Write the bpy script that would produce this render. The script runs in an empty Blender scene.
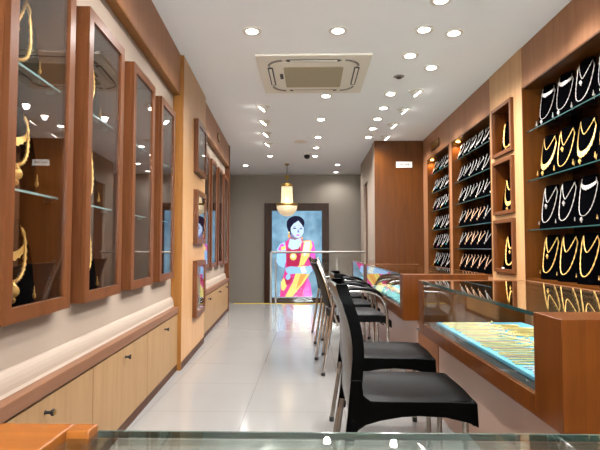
import bpy, bmesh, math, random
from mathutils import Vector, Matrix
random.seed(7)
sc = bpy.context.scene
COL = sc.collection
PI = math.pi

# ------------------------------------------------------------------ materials
def lin(c):
    out = []
    for v in c:
        v /= 255.0
        out.append(v / 12.92 if v <= 0.04045 else ((v + 0.055) / 1.055) ** 2.4)
    return (out[0], out[1], out[2], 1.0)

def new_mat(name):
    m = bpy.data.materials.new(name)
    m.use_nodes = True
    nt = m.node_tree
    return m, nt, nt.nodes['Principled BSDF']

def plain(name, rgb, rough=0.5, metal=0.0, spec=0.5, noise=0.06, scale=30.0, coat=0.0):
    """solid colour with a light procedural variation"""
    m, nt, b = new_mat(name)
    tc = nt.nodes.new('ShaderNodeTexCoord')
    nz = nt.nodes.new('ShaderNodeTexNoise')
    nz.inputs['Scale'].default_value = scale
    nz.inputs['Detail'].default_value = 3
    nt.links.new(tc.outputs['Object'], nz.inputs['Vector'])
    mx = nt.nodes.new('ShaderNodeMix'); mx.data_type = 'RGBA'
    c = lin(rgb)
    mx.inputs['A'].default_value = tuple(max(0, v * (1 - noise)) for v in c[:3]) + (1,)
    mx.inputs['B'].default_value = tuple(min(1, v * (1 + noise)) for v in c[:3]) + (1,)
    nt.links.new(nz.outputs['Fac'], mx.inputs['Factor'])
    nt.links.new(mx.outputs['Result'], b.inputs['Base Color'])
    b.inputs['Roughness'].default_value = rough
    b.inputs['Metallic'].default_value = metal
    b.inputs['Specular IOR Level'].default_value = spec
    b.inputs['Coat Weight'].default_value = coat
    b.inputs['Coat Roughness'].default_value = 0.1
    return m

def wood(name, c1, c2, rough=0.35, axis='Z', scale=1.0, coat=0.0):
    m, nt, b = new_mat(name)
    tc = nt.nodes.new('ShaderNodeTexCoord')
    mp = nt.nodes.new('ShaderNodeMapping')
    s = [14.0 * scale] * 3
    s['XYZ'.index(axis)] = 0.9 * scale
    mp.inputs['Scale'].default_value = s
    nt.links.new(tc.outputs['Object'], mp.inputs['Vector'])
    n1 = nt.nodes.new('ShaderNodeTexNoise')
    n1.inputs['Scale'].default_value = 1.6; n1.inputs['Detail'].default_value = 6
    n1.inputs['Roughness'].default_value = 0.6; n1.inputs['Distortion'].default_value = 0.6
    nt.links.new(mp.outputs['Vector'], n1.inputs['Vector'])
    n2 = nt.nodes.new('ShaderNodeTexNoise')
    n2.inputs['Scale'].default_value = 9.0; n2.inputs['Detail'].default_value = 3
    nt.links.new(mp.outputs['Vector'], n2.inputs['Vector'])
    mm = nt.nodes.new('ShaderNodeMath'); mm.operation = 'MULTIPLY_ADD'
    nt.links.new(n2.outputs['Fac'], mm.inputs[0]); mm.inputs[1].default_value = 0.35
    nt.links.new(n1.outputs['Fac'], mm.inputs[2])
    cr = nt.nodes.new('ShaderNodeValToRGB')
    cr.color_ramp.elements[0].position = 0.42; cr.color_ramp.elements[0].color = lin(c1)
    cr.color_ramp.elements[1].position = 0.92; cr.color_ramp.elements[1].color = lin(c2)
    nt.links.new(mm.outputs[0], cr.inputs['Fac'])
    nt.links.new(cr.outputs['Color'], b.inputs['Base Color'])
    b.inputs['Roughness'].default_value = rough
    b.inputs['Specular IOR Level'].default_value = 0.2
    b.inputs['Coat Weight'].default_value = 0.0
    b.inputs['Coat Roughness'].default_value = 0.12
    return m

def emit(name, rgb, strength):
    m, nt, b = new_mat(name)
    b.inputs['Base Color'].default_value = tuple(v * 0.3 for v in lin(rgb)[:3]) + (1,)
    b.inputs['Emission Color'].default_value = lin(rgb)
    b.inputs['Emission Strength'].default_value = strength
    b.inputs['Specular IOR Level'].default_value = 0.05
    b.inputs['Roughness'].default_value = 0.4
    return m

def thin_glass(name, tint=(0.97, 0.985, 0.975), f0=0.04, rough=0.0):
    """clear pane: Schlick reflectance over straight-through transparency"""
    m = bpy.data.materials.new(name); m.use_nodes = True
    nt = m.node_tree; nt.nodes.clear()
    out = nt.nodes.new('ShaderNodeOutputMaterial')
    geo = nt.nodes.new('ShaderNodeNewGeometry')
    dot = nt.nodes.new('ShaderNodeVectorMath'); dot.operation = 'DOT_PRODUCT'
    nt.links.new(geo.outputs['Normal'], dot.inputs[0]); nt.links.new(geo.outputs['Incoming'], dot.inputs[1])
    ab = nt.nodes.new('ShaderNodeMath'); ab.operation = 'ABSOLUTE'
    nt.links.new(dot.outputs['Value'], ab.inputs[0])
    om = nt.nodes.new('ShaderNodeMath'); om.operation = 'SUBTRACT'; om.inputs[0].default_value = 1.0
    nt.links.new(ab.outputs[0], om.inputs[1])
    pw = nt.nodes.new('ShaderNodeMath'); pw.operation = 'POWER'; pw.inputs[1].default_value = 5.0
    nt.links.new(om.outputs[0], pw.inputs[0])
    ma = nt.nodes.new('ShaderNodeMath'); ma.operation = 'MULTIPLY_ADD'
    ma.inputs[1].default_value = 1 - f0; ma.inputs[2].default_value = f0
    nt.links.new(pw.outputs[0], ma.inputs[0])
    tr = nt.nodes.new('ShaderNodeBsdfTransparent'); tr.inputs['Color'].default_value = tint + (1,)
    gl = nt.nodes.new('ShaderNodeBsdfGlossy'); gl.inputs['Roughness'].default_value = rough
    gl.inputs['Color'].default_value = (1, 1, 1, 1)
    mx = nt.nodes.new('ShaderNodeMixShader')
    nt.links.new(ma.outputs[0], mx.inputs['Fac'])
    nt.links.new(tr.outputs[0], mx.inputs[1]); nt.links.new(gl.outputs[0], mx.inputs[2])
    nt.links.new(mx.outputs[0], out.inputs['Surface'])
    return m

def tile_floor(name):
    m, nt, b = new_mat(name)
    geo = nt.nodes.new('ShaderNodeNewGeometry')
    sp = nt.nodes.new('ShaderNodeSeparateXYZ')
    nt.links.new(geo.outputs['Position'], sp.inputs[0])
    def joint(outp, off):
        a = nt.nodes.new('ShaderNodeMath'); a.operation = 'ADD'; a.inputs[1].default_value = off + 60.0
        nt.links.new(outp, a.inputs[0])
        mo = nt.nodes.new('ShaderNodeMath'); mo.operation = 'MODULO'; mo.inputs[1].default_value = 0.6
        nt.links.new(a.outputs[0], mo.inputs[0])
        lt = nt.nodes.new('ShaderNodeMath'); lt.operation = 'LESS_THAN'; lt.inputs[1].default_value = 0.004
        nt.links.new(mo.outputs[0], lt.inputs[0])
        return lt.outputs[0]
    jx = joint(sp.outputs['X'], 0.393); jy = joint(sp.outputs['Y'], -2.957)
    mxm = nt.nodes.new('ShaderNodeMath'); mxm.operation = 'MAXIMUM'
    nt.links.new(jx, mxm.inputs[0]); nt.links.new(jy, mxm.inputs[1])
    nz = nt.nodes.new('ShaderNodeTexNoise'); nz.inputs['Scale'].default_value = 1.4; nz.inputs['Detail'].default_value = 5
    nt.links.new(geo.outputs['Position'], nz.inputs['Vector'])
    v = nt.nodes.new('ShaderNodeMix'); v.data_type = 'RGBA'
    v.inputs['A'].default_value = lin((128, 126, 123)); v.inputs['B'].default_value = lin((137, 135, 132))
    nt.links.new(nz.outputs['Fac'], v.inputs['Factor'])
    j = nt.nodes.new('ShaderNodeMix'); j.data_type = 'RGBA'
    j.inputs['B'].default_value = lin((110, 106, 102))
    nt.links.new(v.outputs['Result'], j.inputs['A']); nt.links.new(mxm.outputs[0], j.inputs['Factor'])
    nt.links.new(j.outputs['Result'], b.inputs['Base Color'])
    b.inputs['Roughness'].default_value = 0.13
    b.inputs['Specular IOR Level'].default_value = 0.6
    return m

M = {}
M['ceiling'] = plain('ceiling_paint', (247, 249, 252), 0.8, noise=0.02, scale=3)
M['cream'] = plain('cream_paint', (152, 136, 121), 0.75, noise=0.03, scale=4)
M['greywall'] = plain('grey_beige_paint', (146, 136, 124), 0.8, noise=0.03, scale=3)
M['floor'] = tile_floor('glossy_white_tile')
M['red_wood'] = wood('reddish_brown_wood', (80, 44, 20), (106, 62, 33), 0.32, coat=0.15)
M['red_wood_y'] = wood('reddish_brown_wood_along', (80, 44, 20), (106, 62, 33), 0.32, axis='Y', coat=0.15)
M['dark_wood'] = wood('dark_cabinet_lining', (58, 32, 18), (78, 44, 26), 0.45)
M['orange_wood'] = wood('orange_brown_veneer', (76, 37, 7), (102, 54, 14), 0.3, coat=0.2)
M['orange_wood_x'] = wood('orange_brown_veneer_across', (108, 60, 18), (142, 84, 32), 0.3, axis='X', coat=0.2)
M['fascia'] = wood('fascia_veneer', (130, 87, 58), (152, 107, 76), 0.4, coat=0.1)
M['brown_panel'] = wood('brown_panel_veneer', (68, 35, 7), (90, 49, 11), 0.32, coat=0.15)
M['maple'] = wood('pale_maple_veneer', (134, 103, 68), (154, 122, 85), 0.42)
M['maple_pier'] = wood('pier_veneer', (166, 124, 82), (188, 147, 104), 0.36, coat=0.1)
M['edge_wood'] = wood('honey_edge_wood', (122, 78, 32), (148, 98, 46), 0.35)
M['ledge'] = wood('ledge_veneer', (100, 66, 44), (122, 84, 60), 0.35, axis='Y')
M['laminate'] = plain('pinkish_brown_laminate', (180, 148, 130), 0.3, noise=0.06, scale=5)
M['glass'] = thin_glass('clear_glass')
M['door_glass'] = thin_glass('cabinet_door_glass', (0.93, 0.93, 0.93), 0.09)
M['top_glass'] = thin_glass('counter_top_glass', (0.90, 0.955, 0.935), 0.05)
M['front_glass'] = thin_glass('worktop_glass', (0.80, 0.835, 0.81), 0.045)
M['glass_edge'] = plain('green_glass_edge', (34, 66, 65), 0.1, noise=0.1, spec=0.8)
M['glass_edge_pale'] = plain('pale_glass_edge', (66, 80, 74), 0.12, noise=0.3, spec=0.4, scale=12)
M['shelf_edge_pale'] = plain('pale_green_shelf_edge', (150, 186, 184), 0.1, spec=0.8)
M['mirror'] = plain('grey_mirror', (150, 142, 134), 0.06, metal=1.0, noise=0.02)
M['black'] = plain('black_velvet', (3, 3, 4), 0.95, noise=0.2, spec=0.0)
M['plastic'] = plain('black_resin', (3, 3, 3), 0.36, spec=0.12, noise=0.15, scale=60)
M['gloss_resin'] = plain('glossy_black_resin', (5, 5, 5), 0.2, noise=0.1, spec=0.45)
M['vinyl'] = plain('black_vinyl', (7, 7, 8), 0.4, spec=0.35, noise=0.15)
M['rubber'] = plain('black_rubber', (14, 13, 13), 0.7)
M['chrome'] = plain('chrome', (186, 184, 182), 0.16, metal=1.0, noise=0.03)
M['steel'] = plain('brushed_steel', (140, 134, 127), 0.4, metal=1.0, noise=0.05)
M['gold'] = plain('gold', (226, 182, 104), 0.34, metal=0.45, noise=0.18, scale=160)
M['tray_gold'] = plain('lamplit_gold', (246, 216, 150), 0.3, metal=0.2, noise=0.15, scale=160)  # lighter copy of the gold, lamp light on the tray put into its colour
M['white_metal'] = plain('white_metal', (236, 234, 232), 0.3, metal=0.1, noise=0.1, scale=160)
M['rose'] = plain('rose_gold', (232, 186, 154), 0.34, metal=0.45, noise=0.15, scale=160)
M['silver'] = plain('silver_stones', (176, 169, 164), 0.3, metal=0.35, noise=0.2, scale=200)
M['diamond'] = plain('pale_diamante', (172, 165, 162), 0.28, metal=0.15, noise=0.15, scale=200)
M['pearl'] = plain('pearl', (236, 226, 208), 0.25)
M['pink_gem'] = plain('pink_stone', (190, 70, 110), 0.2)
M['teal_gem'] = plain('turquoise_stone', (90, 190, 190), 0.2)
M['yellow_gem'] = plain('yellow_stone', (214, 176, 50), 0.2)
M['brass'] = plain('brass', (176, 140, 70), 0.35, metal=1.0)
M['white'] = plain('white_plastic', (232, 228, 220), 0.45, noise=0.02)
M['acwhite'] = plain('ivory_plastic', (228, 221, 208), 0.5, noise=0.02)
M['acgrille'] = None
M['greyplas'] = plain('grey_plastic', (128, 122, 116), 0.5)
M['darkgrey'] = plain('dark_grey', (52, 48, 46), 0.5)
M['lampface'] = emit('lamp_diffuser', (255, 247, 236), 9.0)
M['blue_felt'] = plain('light_blue_liner', (104, 172, 200), 0.8, noise=0.04)
M['teal_felt'] = plain('teal_liner', (110, 178, 186), 0.8, noise=0.05)
M['black_felt'] = plain('black_felt', (14, 14, 15), 0.9)
M['yellow'] = plain('yellow_tape', (198, 168, 40), 0.6)
M['screen_bezel'] = wood('dark_walnut_frame', (44, 25, 13), (66, 40, 22), 0.4)
M['void'] = plain('lower_hall_paint', (150, 138, 126), 0.9)
M['card'] = plain('white_card', (232, 232, 230), 0.6)

def grille_mat():
    m, nt, b = new_mat('cassette_grille')
    tc = nt.nodes.new('ShaderNodeTexCoord')
    wv = nt.nodes.new('ShaderNodeTexWave'); wv.wave_type = 'BANDS'; wv.bands_direction = 'Y'
    wv.inputs['Scale'].default_value = 14.0
    nt.links.new(tc.outputs['Object'], wv.inputs['Vector'])
    cr = nt.nodes.new('ShaderNodeValToRGB')
    cr.color_ramp.elements[0].color = lin((146, 134, 108)); cr.color_ramp.elements[1].color = lin((188, 176, 148))
    nt.links.new(wv.outputs['Fac'], cr.inputs['Fac']); nt.links.new(cr.outputs['Color'], b.inputs['Base Color'])
    b.inputs['Roughness'].default_value = 0.6
    return m
M['acgrille'] = grille_mat()

for k_ in ('plastic', 'vinyl'):
    M[k_].node_tree.nodes['Principled BSDF'].inputs['IOR'].default_value = 1.2

# ------------------------------------------------------------------ mesh helpers
def box(bm, x0, x1, y0, y1, z0, z1):
    v = [bm.verts.new((x, y, z)) for x in (x0, x1) for y in (y0, y1) for z in (z0, z1)]
    for f in ((0, 1, 3, 2), (4, 6, 7, 5), (0, 4, 5, 1), (2, 3, 7, 6), (0, 2, 6, 4), (1, 5, 7, 3)):
        bm.faces.new([v[i] for i in f])

def prism(bm, pts, axis, a, b):
    """2-D outline extruded along axis: 'X' pts are (y,z), 'Y' pts are (x,z), 'Z' pts are (x,y)"""
    def p(q, t):
        return {'X': (t, q[0], q[1]), 'Y': (q[0], t, q[1]), 'Z': (q[0], q[1], t)}[axis]
    A = [bm.verts.new(p(q, a)) for q in pts]; B = [bm.verts.new(p(q, b)) for q in pts]
    bm.faces.new(A); bm.faces.new(list(reversed(B)))
    n = len(pts)
    for i in range(n):
        bm.faces.new((A[i], B[i], B[(i + 1) % n], A[(i + 1) % n]))

def catmull(pts, k=6):
    P = [Vector(p) for p in pts]
    out = []
    for i in range(len(P) - 1):
        p0 = P[max(i - 1, 0)]; p1 = P[i]; p2 = P[i + 1]; p3 = P[min(i + 2, len(P) - 1)]
        for j in range(k):
            t = j / k
            out.append(0.5 * ((2 * p1) + (-p0 + p2) * t + (2 * p0 - 5 * p1 + 4 * p2 - p3) * t * t + (-p0 + 3 * p1 - 3 * p2 + p3) * t ** 3))
    out.append(P[-1])
    return out

def tube(bm, pts, r, n=8, rfun=None, closed=False):
    P = [Vector(p) for p in pts]
    rings = []
    N = len(P)
    prev = None
    for i, p in enumerate(P):
        if closed:
            d = (P[(i + 1) % N] - P[i - 1])
        else:
            d = (P[min(i + 1, N - 1)] - P[max(i - 1, 0)])
        d.normalize()
        if prev is None:
            up = Vector((0, 0, 1)) if abs(d.z) < 0.9 else Vector((1, 0, 0))
            e1 = d.cross(up).normalized()
        else:
            e1 = (prev - d * prev.dot(d)).normalized()
        prev = e1
        e2 = d.cross(e1)
        rr = rfun(i, N) if rfun else r
        rings.append([bm.verts.new(p + (e1 * math.cos(2 * PI * k / n) + e2 * math.sin(2 * PI * k / n)) * rr) for k in range(n)])
    for i in range(N if closed else N - 1):
        a, b = rings[i], rings[(i + 1) % N]
        for k in range(n):
            bm.faces.new((a[k], a[(k + 1) % n], b[(k + 1) % n], b[k]))
    if not closed:
        bm.faces.new(list(reversed(rings[0]))); bm.faces.new(rings[-1])

def lathe(bm, prof, n=24, c=(0, 0, 0), axis='Z', flat=1.0):
    """prof: (r, h) pairs, closed to the axis at both ends"""
    def p(r, h, a):
        x, y = r * math.cos(a), r * math.sin(a) * flat
        q = {'Z': (x, y, h), 'X': (h, x, y), 'Y': (x, h, y)}[axis]
        return (q[0] + c[0], q[1] + c[1], q[2] + c[2])
    rings = []
    for r, h in prof:
        if r < 1e-6:
            rings.append([bm.verts.new(p(0, h, 0))])
        else:
            rings.append([bm.verts.new(p(r, h, 2 * PI * k / n)) for k in range(n)])
    for a, b in zip(rings, rings[1:]):
        for k in range(n):
            if len(a) == 1 and len(b) == 1: continue
            if len(a) == 1: bm.faces.new((a[0], b[(k + 1) % n], b[k]))
            elif len(b) == 1: bm.faces.new((a[k], a[(k + 1) % n], b[0]))
            else: bm.faces.new((a[k], a[(k + 1) % n], b[(k + 1) % n], b[k]))
    if len(rings[0]) > 1: bm.faces.new(list(reversed(rings[0])))
    if len(rings[-1]) > 1: bm.faces.new(rings[-1])

def sheet(bm, grid, thick_vec):
    """closed slab from a grid of points and a thickness offset function or vector"""
    R, Cn = len(grid), len(grid[0])
    off = thick_vec if callable(thick_vec) else (lambda p: Vector(thick_vec))
    A = [[bm.verts.new(p) for p in row] for row in grid]
    B = [[bm.verts.new(Vector(p) + off(p)) for p in row] for row in grid]
    for i in range(R - 1):
        for j in range(Cn - 1):
            bm.faces.new((A[i][j], A[i + 1][j], A[i + 1][j + 1], A[i][j + 1]))
            bm.faces.new((B[i][j], B[i][j + 1], B[i + 1][j + 1], B[i + 1][j]))
    for i in range(R - 1):
        bm.faces.new((A[i][0], B[i][0], B[i + 1][0], A[i + 1][0]))
        bm.faces.new((A[i][-1], A[i + 1][-1], B[i + 1][-1], B[i][-1]))
    for j in range(Cn - 1):
        bm.faces.new((A[0][j], A[0][j + 1], B[0][j + 1], B[0][j]))
        bm.faces.new((A[-1][j], B[-1][j], B[-1][j + 1], A[-1][j + 1]))

def obj(name, bm, mat, parent=None, bevel=0.0, smooth=None, subsurf=0):
    bmesh.ops.recalc_face_normals(bm, faces=bm.faces[:])
    me = bpy.data.meshes.new(name)
    bm.to_mesh(me); bm.free()
    for m in (mat if isinstance(mat, (list, tuple)) else [mat]):
        me.materials.append(m)
    if smooth:
        me.polygons.foreach_set('use_smooth', [True] * len(me.polygons))
        me.set_sharp_from_angle(angle=math.radians(smooth))
    o = bpy.data.objects.new(name, me)
    COL.objects.link(o)
    if parent: o.parent = parent
    if bevel:
        b = o.modifiers.new('bevel', 'BEVEL'); b.width = bevel; b.segments = 2; b.limit_method = 'ANGLE'
    if subsurf:
        s = o.modifiers.new('sub', 'SUBSURF'); s.levels = subsurf; s.render_levels = subsurf
    return o

def B(): return bmesh.new()

def boxobj(name, dims, mat, parent=None, bevel=0.0):
    bm = B(); box(bm, *dims); return obj(name, bm, mat, parent, bevel)

def tag(o, label, cat, group=None):
    o['label'] = label; o['category'] = cat
    if group: o['group'] = group
    return o

def thing(name, label, cat, loc=(0, 0, 0), rotz=0.0, group=None):
    o = bpy.data.objects.new(name, None); COL.objects.link(o)
    o.empty_display_size = 0.1
    o.location = loc; o.rotation_euler = (0, 0, rotz)
    return tag(o, label, cat, group)

def struct(name, bm, mat, bevel=0.0, loc=(0, 0, 0), rotz=0.0):
    o = obj(name, bm, mat, None, bevel)
    o.location = loc; o.rotation_euler = (0, 0, rotz)
    o['kind'] = 'structure'
    return o

CH = {}
def children(o):
    return [c for c in list(COL.objects) if c.parent == o]
def dup(root, loc, rotz, label, group=None, kids=None):
    """copy of a thing with copies of its parts and sub-parts"""
    r = root.copy(); COL.objects.link(r); r.location = loc; r.rotation_euler = (0, 0, rotz)
    r['label'] = label
    if group: r['group'] = group
    if root.name not in CH:
        CH[root.name] = [(c, children(c)) for c in children(root)]
    for ch, sub in CH[root.name]:
        c = ch.copy(); COL.objects.link(c); c.parent = r
        for g in sub:
            d = g.copy(); COL.objects.link(d); d.parent = c
    return r

ORD = ['first', 'second', 'third', 'fourth', 'fifth', 'sixth', 'seventh', 'eighth', 'ninth', 'tenth', 'eleventh', 'twelfth',
       'thirteenth', 'fourteenth', 'fifteenth', 'sixteenth', 'seventeenth', 'eighteenth', 'nineteenth', 'twentieth',
       'twenty-first', 'twenty-second', 'twenty-third', 'twenty-fourth', 'twenty-fifth', 'twenty-sixth', 'twenty-seventh',
       'twenty-eighth', 'twenty-ninth', 'thirtieth']

# ------------------------------------------------------------------ camera
cam = bpy.data.cameras.new('camera'); co = bpy.data.objects.new('camera', cam); COL.objects.link(co)
cam.sensor_width = 36.0; cam.lens = 480 / 600 * 36.0; cam.clip_start = 0.02
yaw, pit = math.atan(10 / 480), math.atan(22 / 480)
co.location = (0, 0, 1.0); co.rotation_euler = (PI / 2 + pit, 0, yaw)
sc.camera = co

# ------------------------------------------------------------------ left-wall frame: local x = into the room, y = along the wall
LA = math.atan(0.056)
def lw(d, s, z=0.0):
    return (-0.857 + d * math.cos(LA) - s * math.sin(LA), d * math.sin(LA) + s * math.cos(LA), z)

CZ = 2.6
# ------------------------------------------------------------------ room shell
bm = B(); box(bm, -3.0, 3.2, -2.6, 8.55, -0.2, 0.0); struct('floor', bm, M['floor'])
bm = B(); box(bm, -3.0, 3.2, 8.55, 10.75, -2.9, -2.7); struct('floor_lower', bm, M['void'])
bm = B(); box(bm, -3.0, 3.2, -2.6, 10.8, CZ, CZ + 0.15); struct('ceiling', bm, M['ceiling'])
bm = B(); box(bm, -3.0, 3.2, 10.6, 10.75, -2.7, CZ); struct('wall_back', bm, M['greywall'])
# behind the viewpoint: unseen high window, added so daylight lifts the ceiling
bm = B(); box(bm, -3.0, -0.70, -2.75, -2.6, -0.2, CZ); box(bm, 1.65, 3.2, -2.75, -2.6, -0.2, CZ); box(bm, -0.70, 1.65, -2.75, -2.6, 2.5, CZ); box(bm, -0.70, 1.65, -2.75, -2.6, -0.2, 1.15); struct('wall_rear', bm, M['cream'])
bm = B(); box(bm, -0.70, 1.65, -2.69, -2.68, 1.15, 2.5); struct('added_window', bm, M['glass'])
bm = B(); box(bm, -1.35, 0.98, 8.50, 8.55, 0.0, 0.006); struct('trim_1', bm, M['yellow'])
bm = B(); box(bm, -3.0, 3.2, 8.40, 8.55, -2.7, -0.2); struct('wall_light_blocker', bm, M['void'])  # unseen wall added to stop world light leaking in below the floor
bm = B(); box(bm, -2.45, -2.2, 7.50, 10.6, -2.7, CZ); struct('wall_left_stairwell', bm, M['greywall'])
bm = B(); box(bm, 1.9, 2.15, 8.55, 10.6, -2.7, -0.001); box(bm, 1.9, 2.15, 9.28, 10.6, 0, CZ); struct('wall_right_stairwell', bm, M['greywall'])

# left wall slab with openings for the recessed showcases
cabs1 = [(1.46, 1.925), (2.065, 2.53), (2.70, 3.155), (3.33, 3.755)]
cabs2 = [(5.115, 5.57), (5.735, 6.19), (6.355, 6.81), (6.965, 7.42)]
niches = [(4.415, 4.925, 1.70, 2.20), (4.415, 4.925, 1.03, 1.535), (4.415, 4.925, 0.35, 0.87)]
CB0, CB1 = 0.757, 2.067
def slab_with_holes(bm, d0, d1, s0, s1, z0, z1, holes):
    holes = sorted(holes)
    cur = s0
    for a, b in holes:
        box(bm, d0, d1, cur, a, CB0, CB1); cur = b
    box(bm, d0, d1, cur, s1, CB0, CB1)
    box(bm, d0, d1, s0, s1, z0, CB0); box(bm, d0, d1, s0, s1, CB1, z1)
GAP = 0.003
bm = B()
for (s0, s1, hs) in ((-2.7, 3.93, cabs1), (5.07, 7.54, cabs2)):
    slab_with_holes(bm, -0.34, -0.06, s0, s1, 0.518, CZ, [(a - GAP, b + GAP) for a, b in hs])
box(bm, -0.50, -0.40, -2.7, 7.54, 0, CZ)
box(bm, -0.40, -0.34, -2.7, 7.54, 0.53, CZ)
struct('wall_left', bm, M['cream'], loc=lw(0, 0), rotz=LA)
# end return of the left wall
bm = B(); box(bm, -1.4, -0.50, 7.46, 7.54, 0, CZ); struct('wall_left_return', bm, M['greywall'], loc=lw(0, 0), rotz=LA)
bm = B(); box(bm, -0.40, 0.012, 7.50, 7.545, 0, CZ); struct('trim_2', bm, M['red_wood'], loc=lw(0, 0), rotz=LA)

# pier between the two showcase runs, open for three boxed niches
bm = B()
P0, P1, PD = 3.935, 5.065, 0.025
hz = [(0.35, 0.87), (1.03, 1.535), (1.70, 2.20)]
a, b = 4.415 - GAP, 4.925 + GAP
box(bm, -0.34, PD, P0, a, 0.06, CZ); box(bm, -0.34, PD, b, P1, 0.06, CZ)
z = 0.06
for z0, z1 in hz:
    box(bm, -0.34, PD, a, b, z, z0 - GAP); z = z1 + GAP
box(bm, -0.34, PD, a, b, z, CZ)
struct('wall_left_pier', bm, M['maple_pier'], loc=lw(0, 0), rotz=LA)
bm = B(); box(bm, -0.058, PD + 0.002, P0 - 0.012, P0 - 0.001, 0, CZ); struct('trim_3', bm, M['edge_wood'], loc=lw(0, 0), rotz=LA)
bm = B(); box(bm, -0.34, PD + 0.004, P0, P1, 0, 0.06); struct('baseboard_left', bm, M['dark_wood'], loc=lw(0, 0), rotz=LA)
for n, (s0, s1) in enumerate(((-2.6, 3.92), (5.07, 7.497))):
    bm = B(); box(bm, -0.058, 0.0, s0, s1, 2.272, CZ); struct('wall_left_soffit', bm, M['fascia'], loc=lw(0, 0), rotz=LA)
    bm = B(); box(bm, -0.058, -0.002, s0, s1, 2.262, 2.272); struct('trim_%d' % (4 + n), bm, M['edge_wood'], loc=lw(0, 0), rotz=LA)
    # rounded cream cove above the ledge
    bm = B()
    pr = [(-0.059, 0.5185), (-0.03, 0.5185)]
    for k in range(7):
        t = k / 6 * PI / 2
        pr.append((-0.059 + 0.024 * math.cos(t), 0.53 + 0.067 * math.sin(t)))
    prism(bm, pr, 'Y', s0, s1)
    struct('trim_%d' % (6 + n), bm, M['cream'], loc=lw(0, 0), rotz=LA)

# ------------------------------------------------------------------ ledges and base cabinets of the left wall
for n, (s0, s1, where) in enumerate(((0.60, 3.92, 'under the four near glass showcases'), (5.07, 7.495, 'under the far glass showcases beyond the pier'))):
    t = thing('wall_ledge', 'long brown wooden ledge over pale cabinet doors, ' + where, 'ledge', lw(0, s0, 0.467), LA)
    boxobj('ledge_board', (-0.338, 0.008, 0, s1 - s0, 0.0, 0.05), M['ledge'], t, 0.003)
    boxobj('painted_shadow_gap', (-0.3, -0.012, 0, s1 - s0, -0.008, 0.0), M['darkgrey'], t)  # dark grey strip stands in for the shade under the ledge

def knob(parent, y, z):
    bm = B(); lathe(bm, [(0, 0), (0.008, 0.0005), (0.0055, 0.006), (0.0055, 0.018), (0.0125, 0.026), (0.0125, 0.031), (0.009, 0.034), (0, 0.034)], 16, (0.0, y, z), 'X')
    return obj('knob', bm, [M['rubber']], parent, smooth=40)

def base_cab(s0, s1, label):
    t = thing('base_cabinet', label, 'cabinet', lw(0, s0, 0), LA, 'pale base cabinets along the left wall')
    w = s1 - s0
    bm = B(); box(bm, -0.335, -0.022, 0.001, w - 0.001, 0.05, 0.456)
    obj('body', bm, M['edge_wood'], t)
    boxobj('toe_kick', (-0.30, -0.004, 0.001, w - 0.001, 0.0, 0.05), M['dark_wood'], t)
    d = boxobj('door', (-0.020, 0.0, 0.003, w - 0.003, 0.056, 0.455), M['maple'], t, 0.0015)
    k = knob(d, w / 2, 0.405)
    bm = B(); lathe(bm, [(0, 0.0342), (0.0105, 0.0342), (0.0105, 0.0355), (0, 0.0355)], 16, (0, w / 2, 0.405), 'X')
    obj('cap', bm, M['brass'], d)
    return t
base_cab(0.60, 1.30, 'pale wooden base cabinet beside the end of the near counter')
base_cab(1.30, 2.18, 'pale wooden base cabinet under the two nearest glass showcases')
base_cab(2.18, 3.055, 'pale wooden base cabinet under the third glass showcase, middle of three')
base_cab(3.055, 3.918, 'pale wooden base cabinet ending against the pier')
base_cab(5.072, 5.98, 'pale far base cabinet just beyond the pier')
base_cab(5.98, 6.86, 'pale far base cabinet, second beyond the pier')
base_cab(6.86, 7.495, 'narrow pale base cabinet at the far end of the left wall')

# ------------------------------------------------------------------ jewellery: busts, necklaces, earrings (front faces local +x)
class Bust:
    def __init__(s, h, w, lean=0.24, base=0.04):
        s.h, s.w, s.lean, s.base = h, w, lean, base
    def half(s, z):
        t = z / s.h
        K = [(0, 1.0), (0.5, 1.0), (0.68, 0.92), (0.80, 0.66), (0.87, 0.50), (1.0, 0.47)]
        for (a, va), (b, vb) in zip(K, K[1:]):
            if t <= b:
                u = (t - a) / (b - a); u = u * u * (3 - 2 * u)
                return s.w / 2 * (va + (vb - va) * u)
        return s.w / 2 * 0.47
    def front(s, y, z):
        return s.base - s.lean * z - 1.1 * y * y / s.w
    def mesh(s, bm):
        Z = [0, .2, .4, .5, .6, .68, .74, .8, .84, .88, .94, 1.0]
        grid = []
        for t in Z:
            z = t * s.h; hw = s.half(z)
            grid.append([(s.front(hw * u, z), hw * u, z) for u in (-1, -.8, -.5, -.2, .2, .5, .8, 1)])
        sheet(bm, grid, (-0.016, 0, 0))
        # easel foot behind
        zt = s.h * 0.55
        prism(bm, [(s.front(0, zt) - 0.018, zt), (s.front(0, zt) - 0.018, zt - 0.02), (s.base - 0.115, 0.0), (s.base - 0.125, 0.0)], 'Y', -s.w * .2, s.w * .2)

def ucurve(bust, yw, ztop, zlow, r, p=2.2, n=34):
    pts = []
    for i in range(n + 1):
        t = -1 + 2 * i / n
        y = yw * math.sin(t * PI / 2) if p > 1.6 else yw * t
        z = zlow + (ztop - zlow) * abs(t) ** p
        hw = bust.half(z) - 0.001
        y = max(-hw, min(hw, y))
        pts.append((bust.front(y, z) + r + 0.0022, y, z))
    return pts

def bead(r):
    return lambda i, N: r * (1.0 if i % 2 else 0.55)

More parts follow.
